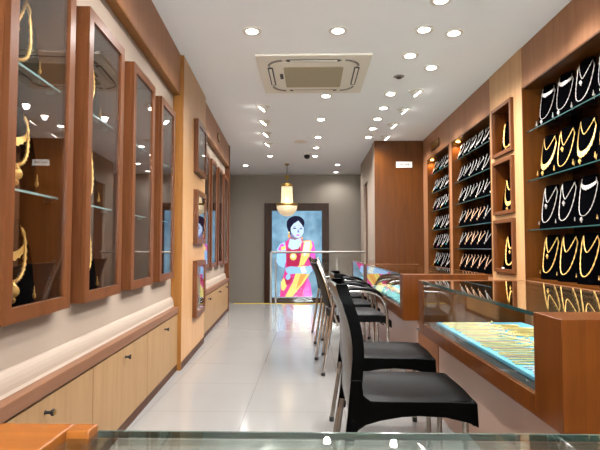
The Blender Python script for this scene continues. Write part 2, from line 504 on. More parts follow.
def neck_mesh(bust, kind, r):
    """returns (chain bmesh, pendant bmesh or None)"""
    h, w = bust.h, bust.w
    ch, pd = B(), None
    nw = w * 0.235
    def ribbon(yw, zt, zl, p, wmid, th=0.004):
        c = ucurve(bust, yw, zt, zl, 0.0, p, 28)
        N = len(c) - 1
        grid = []
        for i, q in enumerate(c):
            t = abs(-1 + 2 * i / N)
            wd = wmid * (1 - 0.72 * t) 
            if i % 2: wd *= 0.8
            z2 = max(0.012, q[2] - wd); 
            y2 = q[1] * (1 + 0.25 * wd / max(0.02, yw))
            y2 = max(-bust.half(z2) + .001, min(bust.half(z2) - .001, y2))
            grid.append([(q[0] + .001, q[1], q[2]), (bust.front(y2, z2) + 0.0035, y2, z2)])
        sheet(ch, grid, (th, 0, 0))
    if kind == 'long':          # one long chain with a drop
        tube(ch, ucurve(bust, w * .27, h * .93, h * .2, r, 2.2, 40), r, 6, bead(r))
        pd = (0, h * .13)
    elif kind == 'bib':         # a broad graded collar on a long chain
        ribbon(w * .28, h * .92, h * .32, 2.2, h * .14)
        tube(ch, ucurve(bust, nw, h * .955, h * .66, r * .8, 1.5, 24), r * .8, 6, bead(r * .8))
        pd = (0, h * .12)
    elif kind == 'double':      # short V over a long U
        tube(ch, ucurve(bust, w * .28, h * .92, h * .15, r, 2.2, 40), r, 6, bead(r))
        tube(ch, ucurve(bust, nw, h * .95, h * .60, r * .85, 1.35, 24), r * .85, 6, bead(r * .85))
        pd = (0, h * .52)
    elif kind == 'choker':      # stone-set choker band and long thin chain
        ribbon(nw * 1.15, h * .95, h * .80, 1.8, h * .10, 0.006)
        tube(ch, ucurve(bust, w * .28, h * .9, h * .2, r * .8, 2.2, 40), r * .8, 6, bead(r * .8))
        pd = (0, h * .13)
    elif kind == 'haram':       # bridal set: collar, long beaded chain and a big round medallion
        ribbon(nw * 1.5, h * .93, h * .62, 2.0, h * .11, 0.006)
        tube(ch, ucurve(bust, w * .30, h * .9, h * .30, r, 2.2, 44), r, 6, bead(r))
        pd = (0, h * .20)
    elif kind == 'vee':         # single V chain
        tube(ch, ucurve(bust, w * .36, h * .92, h * .34, r, 1.25, 28), r, 6, bead(r))
        pd = (0, h * .27)
    elif kind == 'plain':
        tube(ch, ucurve(bust, w * .29, h * .92, h * .15, r, 2.0, 32), r, 6, bead(r))
        tube(ch, ucurve(bust, nw, h * .95, h * .62, r * .9, 1.6, 24), r * .9, 6, bead(r * .9))
    pb = None
    if pd:
        pb = B(); y, z = pd; s = h * (.11 if kind == 'haram' else .055)
        z = max(z, s * 1.3)
        x = bust.front(0, z) + 0.010 + bust.lean * s
        lathe(pb, [(0, 0.004), (s * .55, 0.0035), (s * .62, 0), (s * .5, -0.0035), (0, -0.004)], 12, (x, y, z), 'X')
        lathe(pb, [(0, s * .95), (s * .16, s * .8), (s * .3, s * .55), (0, s * .5)], 8, (x, y, z), 'Z')
        lathe(pb, [(0, -s * .55), (s * .26, -s * .75), (s * .2, -s * 1.05), (0, -s * 1.2)], 8, (x, y, z), 'Z')
    return ch, pb

def make_bust(bust, label, loc, rot, group):
    bm = B(); bust.mesh(bm)
    o = obj('necklace_bust', bm, M['black'], None, smooth=50)
    o.location = loc; o.rotation_euler = (0, 0, rot)
    return tag(o, label, 'display bust', group)

def make_neck(bust, kind, r, mat, gem, label, loc, rot, group):
    ch, pb = neck_mesh(bust, kind, r)
    o = obj('necklace', ch, mat, None, smooth=60)
    o.location = loc; o.rotation_euler = (0, 0, rot)
    tag(o, label, 'necklace', group)
    if pb: obj('pendant', pb, gem, o, smooth=60)
    return o

def make_ear(bust, side, s, mat, label, loc, rot, group):
    bm = B()
    y = side * bust.w * .40; z = bust.h * .14
    x = bust.front(y, z) + s * .5 + 0.006
    lathe(bm, [(0, s * 1.6), (s * .14, s * 1.5), (s * .14, s * .9), (s * .3, s * .7), (s * .2, s * .45), (s * .48, -s * .1), (s * .42, -s * .6), (0, -s * .9)], 10, (x, y, z), 'Z', 0.6)
    o = obj('earring', bm, mat, None, smooth=50)
    o.location = loc; o.rotation_euler = (0, 0, rot)
    return tag(o, label, 'earring', group)

# ------------------------------------------------------------------ left showcases
def showcase(s0, s1, z0, z1, label, group, shelves, name='wall_showcase', front=0.0, depth=0.325):
    t = thing(name, label, 'showcase', lw(0, s0, z0), LA, group)
    w, h = s1 - s0, z1 - z0
    bk = -depth
    bm = B()
    box(bm, bk, front - 0.020, 0, 0.018, 0, h); box(bm, bk, front - 0.020, w - 0.018, w, 0, h)
    box(bm, bk, front - 0.020, 0.018, w - 0.018, 0, 0.018); box(bm, bk, front - 0.020, 0.018, w - 0.018, h - 0.018, h)
    obj('carcass', bm, M['red_wood'], t)
    boxobj('back_panel', (bk + 0.001, bk + 0.012, 0.019, w - 0.019, 0.019, h - 0.019), M['dark_wood'], t)
    bm = B()
    f = 0.048
    box(bm, front - 0.019, front, 0, f, 0, h); box(bm, front - 0.019, front, w - f, w, 0, h)
    box(bm, front - 0.019, front, f, w - f, 0, f); box(bm, front - 0.019, front, f, w - f, h - f, h)
    d = obj('door', bm, M['red_wood'], t)
    boxobj('pane', (front - 0.013, front - 0.008, f - 0.008, w - f + 0.008, f - .008, h - f + .008), M['door_glass'], d)
    if shelves:
        bm = B()
        for zz in (h - 0.085, 0.075):
            box(bm, front - 0.034, front - 0.0145, f + 0.004, f + 0.034, zz - 0.014, zz + 0.014)
        obj('hinge_clip', bm, M['steel'], d, 0.002)
    for z in shelves:
        sh = boxobj('shelf', (bk + 0.014, front - 0.05, 0.0185, w - 0.0185, z - z0, z - z0 + 0.008), M['glass'], t)
        boxobj('shelf_edge', (front - 0.05, front - 0.0485, 0.0185, w - 0.0185, z - z0, z - z0 + 0.008), M['shelf_edge_pale'], sh)
        bm = B()
        for yy in (0.019, w - 0.031):
            box(bm, front - 0.10, front - 0.07, yy, yy + 0.012, z - z0 - 0.012, z - z0 - 0.0005)
        obj('shelf_bracket', bm, M['steel'], sh)
    return t

SHELVES = (1.19, 1.625)
nearname = ['nearest', 'second', 'third', 'fourth']
bustL = Bust(0.33, 0.24, 0.2, 0.05)
kindsL = ['haram', 'haram', 'double']
rowname = ['bottom', 'middle', 'top']
for i, (s0, s1) in enumerate(cabs1):
    nm = nearname[i]
    lab = {0: 'tall reddish-brown wall showcase with glass door, nearest and cut by frame',
           1: 'tall wooden wall showcase with glass door, second along the left wall',
           2: 'tall wooden wall showcase with glass door, third along the left wall',
           3: 'tall wooden wall showcase with glass door next to the pier'}[i]
    showcase(s0, s1, CB0, CB1, lab, 'glass-doored showcases along the left wall', SHELVES)
    for k, z in enumerate((CB0 + 0.0185, SHELVES[0] + 0.0085, SHELVES[1] + 0.0085)):
        loc = lw(-0.15, (s0 + s1) / 2 + (0.045 if i == 0 else 0.055), z)
        make_bust(bustL, 'black bust on %s shelf of the %s left-wall showcase' % (rowname[k], nm), loc, LA - .6, 'busts in the left showcases')
        kd = kindsL[(k + i) % 3]
        make_neck(bustL, kd, 0.0085, M['gold'], M['gold'],
                  'gold necklace set on the %s bust of the %s left-wall showcase' % (rowname[k], nm), loc, LA - .6, 'gold necklaces in the left showcases')
        if i < 2:
            for sd, sn in ((-1, 'nearer'), (1, 'farther')):
                make_ear(bustL, sd, 0.02, M['gold'], '%s gold drop earring beside the %s bust of the %s left-wall showcase' % (sn, rowname[k], nm), loc, LA - .6, 'gold earrings in the left showcases')
    if i < 2:
        o = boxobj('acrylic_block', (-0.03, 0.03, -0.025, 0.025, 0, 0.055), M['steel'], None, 0.003)
        o.location = lw(-0.10, s0 + 0.09, CB0 + 0.0187); o.rotation_euler = (0, 0, LA)
        tag(o, 'small grey block on the floor of the %s left-wall showcase' % nm, 'block')
for i, (s0, s1) in enumerate(cabs2):
    nm = ['first', 'second', 'third', 'last'][i]
    showcase(s0, s1, CB0, CB1, 'tall narrow wall showcase with glass door, %s one beyond the pier' % nm, 'glass-doored showcases beyond the pier', SHELVES)
    for k, z in enumerate((CB0 + 0.0185, SHELVES[0] + 0.0085, SHELVES[1] + 0.0085)):
        loc = lw(-0.185, (s0 + s1) / 2, z)
        make_bust(bustL, 'black bust on %s shelf of the %s showcase beyond the pier' % (rowname[k], nm), loc, LA, 'busts beyond the pier')
        make_neck(bustL, kindsL[(k + i + 1) % 3], 0.0055, M['gold'], M['gold'], 'gold necklace on the %s bust of the %s showcase beyond the pier' % (rowname[k], nm), loc, LA, 'gold necklaces beyond the pier')
for (s0, s1, z0, z1), nm in zip(niches, ('top', 'middle', 'bottom')):
    showcase(s0, s1, z0, z1, 'square boxed glass showcase on the pier, %s of three' % nm, 'boxed showcases on the pier', (), 'pier_showcase', PD + 0.04)
    loc = lw(-0.17, (s0 + s1) / 2, z0 + 0.0185)
    make_bust(bustL, 'black bust inside the %s boxed showcase on the pier' % nm, loc, LA, 'busts in the pier showcases')
    make_neck(bustL, 'bib', 0.0055, M['gold'], M['gold'], 'gold necklace inside the %s boxed showcase on the pier' % nm, loc, LA, 'necklaces in the pier showcases')

# ------------------------------------------------------------------ right wall: carcass with open display niches
XR = 1.70
N1 = (1.1, 3.83, 0.742, 2.272)
N2 = (4.505, 5.74, 0.72, 2.262)
N3 = (5.855, 6.93, 0.72, 2.262)
BX = [(3.99, 4.42, 1.805, 2.25), (3.99, 4.42, 1.285, 1.765), (3.99, 4.42, 0.78, 1.24)]
bm = B()
D0, D1 = XR, 2.10
box(bm, D0, D1, -2.6, 7.2, 2.272, CZ)                 # fascia
box(bm, D0, D1, -2.6, N1[0], 0, 2.272)
box(bm, D0, D1, N1[0], N1[1], 0, N1[2])
box(bm, D0, D1, N2[0], 7.2, 0, N2[2])
box(bm, D0, D1, N2[1], N3[0], N2[2], 2.272)
box(bm, D0, D1, N3[1], 7.2, N2[2], 2.272)
box(bm, D0, D1, N2[0], N2[1], 2.262, 2.272); box(bm, D0, D1, N3[0], N3[1], 2.262, 2.272)
box(bm, D1, D1 + 0.1, -2.6, 7.2, 0, CZ)
struct('wall_right', bm, M['fascia'])
bm = B()
pa, pb_ = 3.83, 4.505
X0 = XR - 0.004
box(bm, X0, D1, pa, 3.99 - GAP, 0, CZ - .001); box(bm, X0, D1, 4.42 + GAP, pb_, 0, CZ - .001)
z = 0
for (y0, y1, z0, z1) in sorted(BX, key=lambda q: q[2]):
    box(bm, X0, D1, 3.99 - GAP, 4.42 + GAP, z, z0 - GAP); z = z1 + GAP
box(bm, X0, D1, 3.99 - GAP, 4.42 + GAP, z, CZ - .001)
struct('wall_right_pier', bm, M['maple_pier'])
for n, y in enumerate((5.744, 5.82)):
    pass

def niche_lining(N, label, shelves, mirror=True):
    """open display niche: thing > lining, back mirror, glass shelves"""
    y0, y1, z0, z1 = N
    t = thing('display_niche', label, 'display niche', (XR, y0, z0), 0)
    w, h = y1 - y0, z1 - z0
    bm = B(); e = 0.014
    g = 0.002
    box(bm, -0.006, 0.385, g, e, g, h - g); box(bm, -0.006, 0.385, w - e, w - g, g, h - g)
    box(bm, 0.0, 0.385, e, w - e, g, e); box(bm, -0.002, 0.385, e, w - e, h - e, h - g)
    obj('lining', bm, M['brown_panel'], t)
    boxobj('back_mirror', (0.375, 0.385, e, w - e, e, h - e), M['mirror'], t)
    for z in shelves:
        s = boxobj('shelf', (0.022, 0.374, e + .0005, w - e - .0005, z - z0 - 0.008, z - z0), M['glass'], t)
        boxobj('shelf_edge', (0.0195, 0.022, e + .0005, w - e - .0005, z - z0 - 0.008, z - z0), M['glass_edge'], s)
    return t
S1 = (1.135, 1.52, 1.91)
S2 = (0.985, 1.237, 1.503, 1.757, 2.022)
niche_lining(N1, 'large open wooden display niche of necklaces behind the near counter', S1)
niche_lining(N2, 'middle open display niche of small necklaces, between pier and slim post', S2)
niche_lining(N3, 'corner open display niche of small necklaces, next to the brown partition', S2)

# niche 1: four rows of big busts
bustR = Bust(0.335, 0.232, 0.19, 0.05)
rows1 = [(0.742 + 0.0145, 'bottom'), (S1[0] + .0005, 'third'), (S1[1] + .0005, 'second'), (S1[2] + .0005, 'top')]
cols1 = [3.676 - 0.252 * k for k in range(5)]
for ri, (z, rn) in enumerate(rows1):
    kinds = {'bottom': ['double', 'plain', 'plain', 'double', 'plain'], 'third': ['double', 'double', 'choker', 'double', 'long'],
             'second': ['bib', 'double', 'bib', 'bib', 'double'], 'top': ['choker', 'choker', 'double', 'choker', 'bib']}[rn]
    for ci, y in enumerate(cols1):
        loc = (XR + 0.118, y, z)
        silver = rn == 'top' or (rn == 'third' and ci < 3)
        mt = M['silver'] if silver else M['gold']
        mn = 'silver' if silver else 'gold'
        place = 'on the %s bust from the pier, %s row of the large niche' % (ORD[ci], rn)
        make_bust(bustR, 'black velvet bust, %s from the pier in the %s row of the large niche' % (ORD[ci], rn), loc, PI + .3, 'busts in the large niche')
        make_neck(bustR, kinds[ci], 0.0036 if rn != 'bottom' else 0.0048, mt, mt, '%s necklace %s' % (mn, place), loc, PI + .3, 'necklaces in the large niche')
        for sd, sn in ((1, 'nearer'), (-1, 'farther')):
            make_ear(bustR, sd, 0.017 if rn in ('top', 'second') else 0.012, mt, '%s %s earring at foot of %s bust from pier, %s row, large niche' % (sn, mn, ORD[ci], rn), loc, PI + .3, 'earrings in the large niche')

# niches 2 and 3: six rows of small busts
bustS = Bust(0.20, 0.196, 0.3, 0.03)
rowsS = [(0.72 + 0.0145, 'bottom')] + [(s + .0005, n) for s, n in zip(S2, ('fifth', 'fourth', 'third', 'second', 'top'))]
protoB, protoN = {}, {}
def small_row(ys, z, rn, nn, pick):
    for ci, y in enumerate(ys):
        loc = (XR + 0.065, y, z)
        lb = 'small black bust, %s from the near end, %s row of the %s' % (ORD[ci], rn, nn)
        if 'b' not in protoB:
            protoB['b'] = make_bust(bustS, lb, loc, PI, 'small busts in ' + nn)
        else:
            dup(protoB['b'], loc, PI, lb, 'small busts in ' + nn)
        kd, mt, gem, words = pick(ci)
        key = (kd, mt, gem)
        ln = '%s, %s bust from near end, %s row, %s' % (words, ORD[ci], rn, nn)
        if key not in protoN:
            protoN[key] = make_neck(bustS, kd, 0.0042, M[mt], M[gem], ln, loc, PI, 'small necklaces in ' + nn)
        else:
            dup(protoN[key], loc, PI, ln, 'small necklaces in ' + nn)
ys2 = [4.62 + 0.2 * k for k in range(6)]
ys3 = [5.97 + 0.205 * k for k in range(5)]
for z, rn in rowsS:
    if rn in ('bottom', 'fifth', 'fourth'):
        pk = lambda ci: ('vee', 'rose', 'rose', 'rose gold V necklace') if ci % 4 != 1 or rn == 'bottom' else ('vee', 'diamond', 'diamond', 'pale V necklace')
    elif rn == 'top':
        pk = lambda ci: ('bib', 'diamond', 'diamond', 'wide diamante collar')
    else:
        pk = lambda ci: (('vee', 'diamond', 'diamond', 'white diamante V necklace'), ('long', 'diamond', 'pearl', 'long white necklace'))[(ci + len(rn)) % 2]
    small_row(ys2, z, rn, 'middle niche', pk)
    gems = ['pearl', 'pink_gem', 'teal_gem', 'diamond', 'yellow_gem']
    gw = {'pearl': 'pearl', 'pink_gem': 'pink stone', 'teal_gem': 'turquoise stone', 'diamond': 'clear stone', 'yellow_gem': 'yellow stone'}
    def pk3(ci, rn=rn):
        g = gems[(ci * 2 + len(rn)) % 5]
        kd = ('vee', 'bib', 'long')[(ci + len(rn)) % 3]
        return kd, 'diamond', g, 'white necklace with %s drop' % gw[g]
    small_row(ys3, z, rn, 'corner niche', pk3)

# three boxed niches on the right pier
for (y0, y1, z0, z1), nm in zip(BX, ('top', 'middle', 'bottom')):
    t = thing('box_niche', 'square brown framed box niche on the right pier, %s of three' % nm, 'display niche', (XR, y0, z0), 0, 'box niches on the right pier')
    w, h = y1 - y0, z1 - z0
    bm = B(); fr = 0.03
    box(bm, -0.03, -0.004, 0, fr, 0, h); box(bm, -0.03, -0.004, w - fr, w, 0, h)
    box(bm, -0.03, -0.004, fr, w - fr, 0, fr); box(bm, -0.03, -0.004, fr, w - fr, h - fr, h)
    obj('frame', bm, M['red_wood'], t)
    bm = B(); e = 0.016
    box(bm, -0.004, 0.26, 0, e, 0, h); box(bm, -0.004, 0.26, w - e, w, 0, h)
    box(bm, -0.004, 0.26, e, w - e, 0, e); box(bm, -0.004, 0.26, e, w - e, h - e, h); box(bm, 0.25, 0.26, e, w - e, e, h - e)
    obj('lining', bm, M['orange_wood'], t)
    bb = Bust(0.31, 0.20, 0.2, 0.05)
    loc = (XR + 0.082, y0 + w * .68, z0 + fr + .001 if False else z0 + e + .0005)
    make_bust(bb, 'black bust in the %s box niche on the right pier' % nm, loc, PI + .55, 'busts in the box niches')
    make_neck(bb, ['long', 'bib', 'double'][('top', 'middle', 'bottom').index(nm)], 0.0075, M['gold'], M['gold'], 'heavy gold necklace in the %s box niche on the right pier' % nm, loc, PI + .55, 'necklaces in the box niches')
    bm = B(); lathe(bm, [(0.016, 0), (0.016, -0.006), (0.012, -0.007), (0, -0.007)], 14)
    o = obj('niche_spotlight', bm, M['lampface'], None); o.location = (XR + 0.06, y0 + w * .35, z1 - e - .0005)
    tag(o, 'tiny lit spotlight in the roof of the %s box niche' % nm, 'spotlight', 'box niche spotlights')
    L = bpy.data.lights.new('niche_lamp', 'SPOT'); L.energy = 1.2; L.spot_size = 2.2; L.spot_blend = .6; L.shadow_soft_size = 0.012; L.color = (1, .78, .5)
    lo = bpy.data.objects.new('niche_lamp', L); COL.objects.link(lo); lo.location = (XR + 0.06, y0 + w * .35, z1 - e - .012)
o = boxobj('price_card', (-0.002, 0.002, -0.03, 0.03, 0, 0.022), M['card'])
o.location = (XR + 0.03, 4.35, 0.78 + 0.0168)
tag(o, 'small white card in the bottom box niche of the right pier', 'card')
# tiny lamps at the far top corners of the two small-necklace niches
for (y, nm) in ((5.66, 'six-shelf niche by the pier'), (6.86, 'far corner niche')):
    bm = B(); lathe(bm, [(0.022, 0), (0.022, -0.010), (0.016, -0.012), (0, -0.012)], 14)
    o = obj('niche_spotlight', bm, emit('warm_lamp_face', (255, 190, 90), 6.0), None); o.location = (XR + 0.05, y, 2.262 - 0.0145)
    tag(o, 'small warm spotlight in top far corner of the ' + nm, 'spotlight')
    L = bpy.data.lights.new('niche_lamp', 'SPOT'); L.energy = 2.5; L.spot_size = 2.4; L.spot_blend = .6; L.shadow_soft_size = 0.015; L.color = (1, .7, .38)
    lo = bpy.data.objects.new('niche_lamp', L); COL.objects.link(lo); lo.location = (XR + 0.05, y, 2.262 - 0.035)

# ------------------------------------------------------------------ far right partition with door, cupboard door and sign
CX0, CX1, CY0, CY1 = 0.972, 2.20, 7.2, 9.28
bm = B(); box(bm, CX0 + 0.012, CX1, CY0 + 0.02, 8.20, 0, CZ); box(bm, CX0 + 0.012, CX1, 8.80, CY1, 0, CZ); box(bm, CX0 + 0.012, CX1, 8.20, 8.80, 2.13, CZ); box(bm, CX0 + .14, CX1, 8.2, 8.8, 0, 2.13)
box(bm, CX0 + 0.012, CX1, CY0 + 0.02, CY1, -0.2, 0.0) if False else None
struct('wall_partition', bm, M['cream'])
bm = B(); box(bm, CX0, XR + 0.5, CY0, CY0 + 0.02, 0, CZ); struct('wall_partition_front', bm, M['brown_panel'])
bm = B(); box(bm, CX0 + 0.001, CX0 + 0.012, CY0 + 0.02, CY0 + 0.32, 0, CZ); struct('trim_8', bm, M['cream'])
bm = B(); box(bm, CX0 + 0.05, CX0 + 0.09, 8.203, 8.797, 0.0, 2.125); struct('door_1', bm, M['brown_panel'])
bm = B(); box(bm, 1.303, 1.692, CY0 - 0.008, CY0 - 0.0005, 0.05, 1.40); struct('door_2', bm, M['brown_panel'], 0.001)
bm = B(); box(bm, 1.296, 1.303, CY0 - 0.003, CY0 - 0.0005, 0.05, 1.407); box(bm, 1.692, 1.699, CY0 - 0.003, CY0 - .0005, 0.05, 1.407); box(bm, 1.303, 1.692, CY0 - 0.003, CY0 - .0005, 1.40, 1.407)
struct('trim_9', bm, M['dark_wood'])
t = thing('wall_sign', 'small white rectangular sign with grey lettering on the brown wood partition', 'sign', (1.415, CY0 - 0.001, 2.237))
boxobj('plate', (-0.12, 0.12, -0.008, 0, -0.045, 0.045), M['white'], t, 0.002)
bm = B()
x = -0.088
for wd in (.018, .02, .016, .02, .018, .02, .016, .02):
    box(bm, x, x + .005, -0.0092, -0.0082, -0.016, 0.016); box(bm, x, x + wd - .004, -0.0092, -0.0082, random.choice((-.016, -.002, .012)), random.choice((.013, .016)))
    x += wd + .003
obj('lettering', bm, M['greyplas'], t)
# brass plaques
t = thing('brass_sign', 'small dark-rimmed brass plaque on fascia above the far corner niche', 'plaque', (XR - 0.001, 6.47, 2.385))
boxobj('rim', (-0.010, 0, -0.19, 0.19, -0.055, 0.055), M['dark_wood'], t, 0.002)
boxobj('plate', (-0.013, -0.0101, -0.175, 0.175, -0.040, 0.040), M['brass'], t)
t = thing('oval_emblem', 'small oval gold emblem on soffit above the far left showcases', 'emblem', lw(0.001, 6.25, 2.44), LA)
bm = B(); lathe(bm, [(0.10, 0), (0.10, 0.006), (0.09, 0.008), (0, 0.008)], 28, (0, 0, 0), 'X', 0.62); obj('rim', bm, M['dark_wood'], t)
bm = B(); lathe(bm, [(0.075, 0.0082), (0.07, 0.012), (0, 0.013)], 28, (0, 0, 0), 'X', 0.55); obj('plate', bm, M['brass'], t)

# ------------------------------------------------------------------ sales counters on the right
def counter(label, x0, y0, length, rot, depth=0.615, nb=0.16, fb=0.10, zb=0.485, liner='blue_felt', base=True):
    """glass-topped sales counter; local origin = front near corner, y along, x to the staff side"""
    t = thing('display_counter', label, 'counter', (x0, y0, 0), rot)
    zt = 0.80; L = length; e = 0.03
    bm = B(); box(bm, 0, depth, 0, nb, zb, zt); obj('near_end_block', bm, M['orange_wood'], t, 0.002)
    bm = B(); box(bm, 0, depth, L - fb, L, zb, zt); obj('far_end_block', bm, M['orange_wood'], t, 0.002)
    bm = B(); box(bm, 0, 0.022, nb, L - fb, zb, 0.55); obj('front_rail', bm, M['orange_wood'], t, 0.002)
    boxobj('case_floor', (0.0225, depth - 0.022, nb, L - fb, zb, zb + 0.02), M['fascia'], t)
    boxobj('felt_bed', (0.0225, depth - 0.022, nb, L - fb, zb + 0.0205, 0.545), M['black_felt'], t)
    boxobj('back_panel', (depth - 0.02, depth, nb, L - fb, zb, zt - 0.013), M['fascia'], t)
    g = boxobj('glass_top', (0.004, depth, nb + .0005, L - fb - .0005, zt - 0.012, zt), M['top_glass'], t)
    bm = B(); box(bm, 0.0, 0.004, nb + .0005, L - fb - .0005, zt - 0.012, zt); obj('top_edge', bm, M['glass_edge'], g)
    f = boxobj('front_glass', (0.004, 0.010, nb + .0005, L - fb - .0005, 0.5505, zt - 0.0125), M['glass'], t)
    if base:
        boxobj('base_panel', (0.11, depth - 0.05, 0.03, L - 0.03, 0.0, zb), M['laminate'], t)
    return t
C1 = counter('near glass-topped sales counter with a blue tray of gold chains', 0.690, 1.345, 1.60, 0.0194)
C2 = counter('second glass-topped sales counter, beyond the passage gap', 0.672, 3.50, 2.16, 0.0115, nb=0.12, zb=0.47)
C3 = counter('farthest glass-topped sales counter in front of the partition', 0.642, 5.70, 1.45, 0.016, depth=0.318, nb=0.10, zb=0.47)
# low gate panel between the two near counters
t = thing('gate_panel', 'low orange wooden gate panel in the gap between two counters', 'gate', (0.775, 2.957, 0))
boxobj('panel', (0, 0.03, 0.0, 0.535, 0.0, 0.41), M['orange_wood_x'], t, 0.002)
boxobj('glass_cap', (-0.01, 0.05, 0.32, 0.533, 0.4105, 0.42), M['glass_edge'], t, 0.001)

def lc(x0, y0, rot, x, y, z):
    c, s = math.cos(rot), math.sin(rot)
    return (x0 + x * c - y * s, y0 + x * s + y * c, z)

# tray with chains, near counter
r1 = 0.0194
def C1p(x, y, z): return lc(0.690, 1.345, r1, x, y, z)
t = thing('jewellery_tray', 'light blue lined tray under the near counter glass', 'tray', C1p(0.072, 0.165, 0.5455), r1)
boxobj('liner', (0, 0.50, 0, 1.32, 0, 0.018), M['blue_felt'], t, 0.004)
protoC = []
def chain_mesh(mat, wig, L, tangle):
    bm = B(); pts = []
    n = 44
    ph = random.random() * 6
    for i in range(n + 1):
        u = i / n
        yy = 0.004 * math.sin(ph + u * 5 * wig)
        if tangle and u > 0.72:
            q = (u - .72) / .28
            yy += 0.03 * math.sin(q * PI * 1.4) * tangle
        pts.append((u * L, yy, 0.0032))
    tube(bm, pts, 0.003, 6, lambda i, N: 0.0040 if i % 2 else 0.0028)
    o = obj('chain', bm, mat, None, smooth=60)
    bm = B(); lathe(bm, [(0, -.004), (.006, -.003), (.006, .003), (0, .004)], 8, (L + 0.005, pts[-1][1], 0.0062), 'X'); obj('clasp', bm, mat, o, smooth=60)
    return o
TZ = 0.5455 + 0.0185
protoS = chain_mesh(M['white_metal'], 1.0, 0.36, 0)
G = [chain_mesh(M['tray_gold'], 1.0, 0.25, 0.5), chain_mesh(M['tray_gold'], 1.7, 0.28, -0.6), chain_mesh(M['tray_gold'], 0.6, 0.22, 0.8), chain_mesh(M['rose'], 1.2, 0.26, 0.3)]
nS, nG = 9, 26
for i in range(nS):
    loc = C1p(0.09 + random.uniform(-.008, .008), 0.20 + i * 0.028, TZ); lb = 'silver chain on the blue tray, %s from the near end of the counter' % ORD[i]
    if i == 0: protoS.location = loc; protoS.rotation_euler = (0, 0, r1); tag(protoS, lb, 'chain', 'silver chains in the blue tray')
    else: dup(protoS, loc, r1 + random.uniform(-.02, .02), lb)
used = set()
for i in range(nG):
    k = i % 4
    loc = C1p(0.09 + random.uniform(-.012, .012), 0.475 + i * 0.0385, TZ)
    lb = '%s chain on the blue tray, %s row beyond the silver chains' % ('rose gold' if k == 3 else 'gold', ORD[i])
    rz = r1 + random.uniform(-.03, .03)
    if k not in used:
        used.add(k); o = G[k]; o.location = loc; o.rotation_euler = (0, 0, rz); tag(o, lb, 'chain', 'gold chains in the blue tray')
    else: dup(G[k], loc, rz, lb)
# short bracelets on the staff side of the tray
bp = None
for i in range(12):
    y = 0.30 + i * 0.093
    loc = C1p(0.42 + random.uniform(-.02, .05), y, TZ)
    lb = 'short gold bracelet, %s along the staff side of the blue tray' % ORD[i]
    if bp is None:
        bm = B(); pts = [(0.075 * math.cos(a) * 1.0, 0.022 * math.sin(a), 0.005) for a in [2 * PI * k / 30 for k in range(30)]]
        tube(bm, pts, 0.0045, 6, lambda i, N: 0.005 if i % 2 else 0.0036, closed=True)
        bp = obj('bracelet', bm, M['gold'], None, smooth=60); bp.location = loc; bp.rotation_euler = (0, 0, .1); tag(bp, lb, 'bracelet', 'bracelets in the blue tray')
    else: dup(bp, loc, random.uniform(-.35, .35), lb)

# trays in the other two counters
for (x0, y0, rot, ln, n, nm, dep) in ((0.672, 3.50, 0.0115, 1.90, 16, 'second counter', 0.52), (0.642, 5.70, 0.016, 1.20, 9, 'farthest counter', 0.24)):
    t = thing('jewellery_tray', 'pale teal lined tray under the glass of the ' + nm, 'tray', lc(x0, y0, rot, 0.04, 0.13, 0.5455), rot)
    boxobj('liner', (0, dep, 0, ln, 0, 0.018), M['teal_felt'], t, 0.004)
    for i in range(n):
        loc = lc(x0, y0, rot, 0.04 + min(dep * .5, .15), 0.21 + i * (ln - .12) / n, 0.5641)
        mt = ('gold', 'silver', 'gold', 'rose')[i % 4]
        key = ('bangle', mt, nm)
        lb = '%s bangle in the tray of the %s, %s from its near end' % ({'gold': 'gold', 'silver': 'silver', 'rose': 'rose gold'}[mt], nm, ORD[i])
        if key not in protoN:
            bm = B(); tube(bm, [(0.034 * math.cos(a), 0.034 * math.sin(a), 0.012) for a in [2 * PI * k / 28 for k in range(28)]], 0.008, 7, lambda i, N: 0.009 if i % 2 else 0.0065, closed=True)
            o = obj('bangle', bm, M[mt], None, smooth=60); o.location = loc; protoN[key] = o; tag(o, lb, 'bangle', 'bangles in the ' + nm)
        else: dup(protoN[key], loc, 0.3 * i, lb)

# ------------------------------------------------------------------ near counter in front of the viewpoint (runs across)
t = thing('front_counter', 'glass-topped counter with an orange wooden end block in the immediate foreground', 'counter', (0, 0.08, 0))
ye = 0.46
bm = B(); box(bm, -0.80, -0.262, 0, ye, 0.0, 0.8035); box(bm, -0.262, -0.236, ye - 0.022, ye, 0.0, 0.8035); obj('end_block', bm, M['orange_wood_x'], t, 0.002)
bm = B(); box(bm, 0.98, 1.06, 0, ye, 0.0, 0.8035); obj('far_end_block', bm, M['orange_wood_x'], t, 0.002)
bm = B(); box(bm, -0.258, 0.978, 0, ye - 0.024, 0.789, 0.796); box(bm, -0.2345, 0.978, ye - 0.024, ye - 0.003, 0.789, 0.796); g = obj('glass_top', bm, M['front_glass'], t)
bm = B(); box(bm, -0.235, 0.978, ye - 0.003, ye, 0.789, 0.796); obj('top_edge', bm, M['glass_edge_pale'], g)
boxobj('front_glass', (-0.234, 0.978, ye - 0.012, ye - 0.006, 0.42, 0.7885), M['glass'], t)
boxobj('case_floor', (-0.26, 0.978, 0.02, ye - 0.012, 0.38, 0.41), M['greyplas'], t)
boxobj('front_panel', (-0.235, 0.978, ye - 0.03, ye - 0.005, 0.0, 0.379), M['laminate'], t)
boxobj('liner', (-0.25, 0.97, 0.03, ye - 0.03, 0.4105, 0.415), M['greyplas'], t)

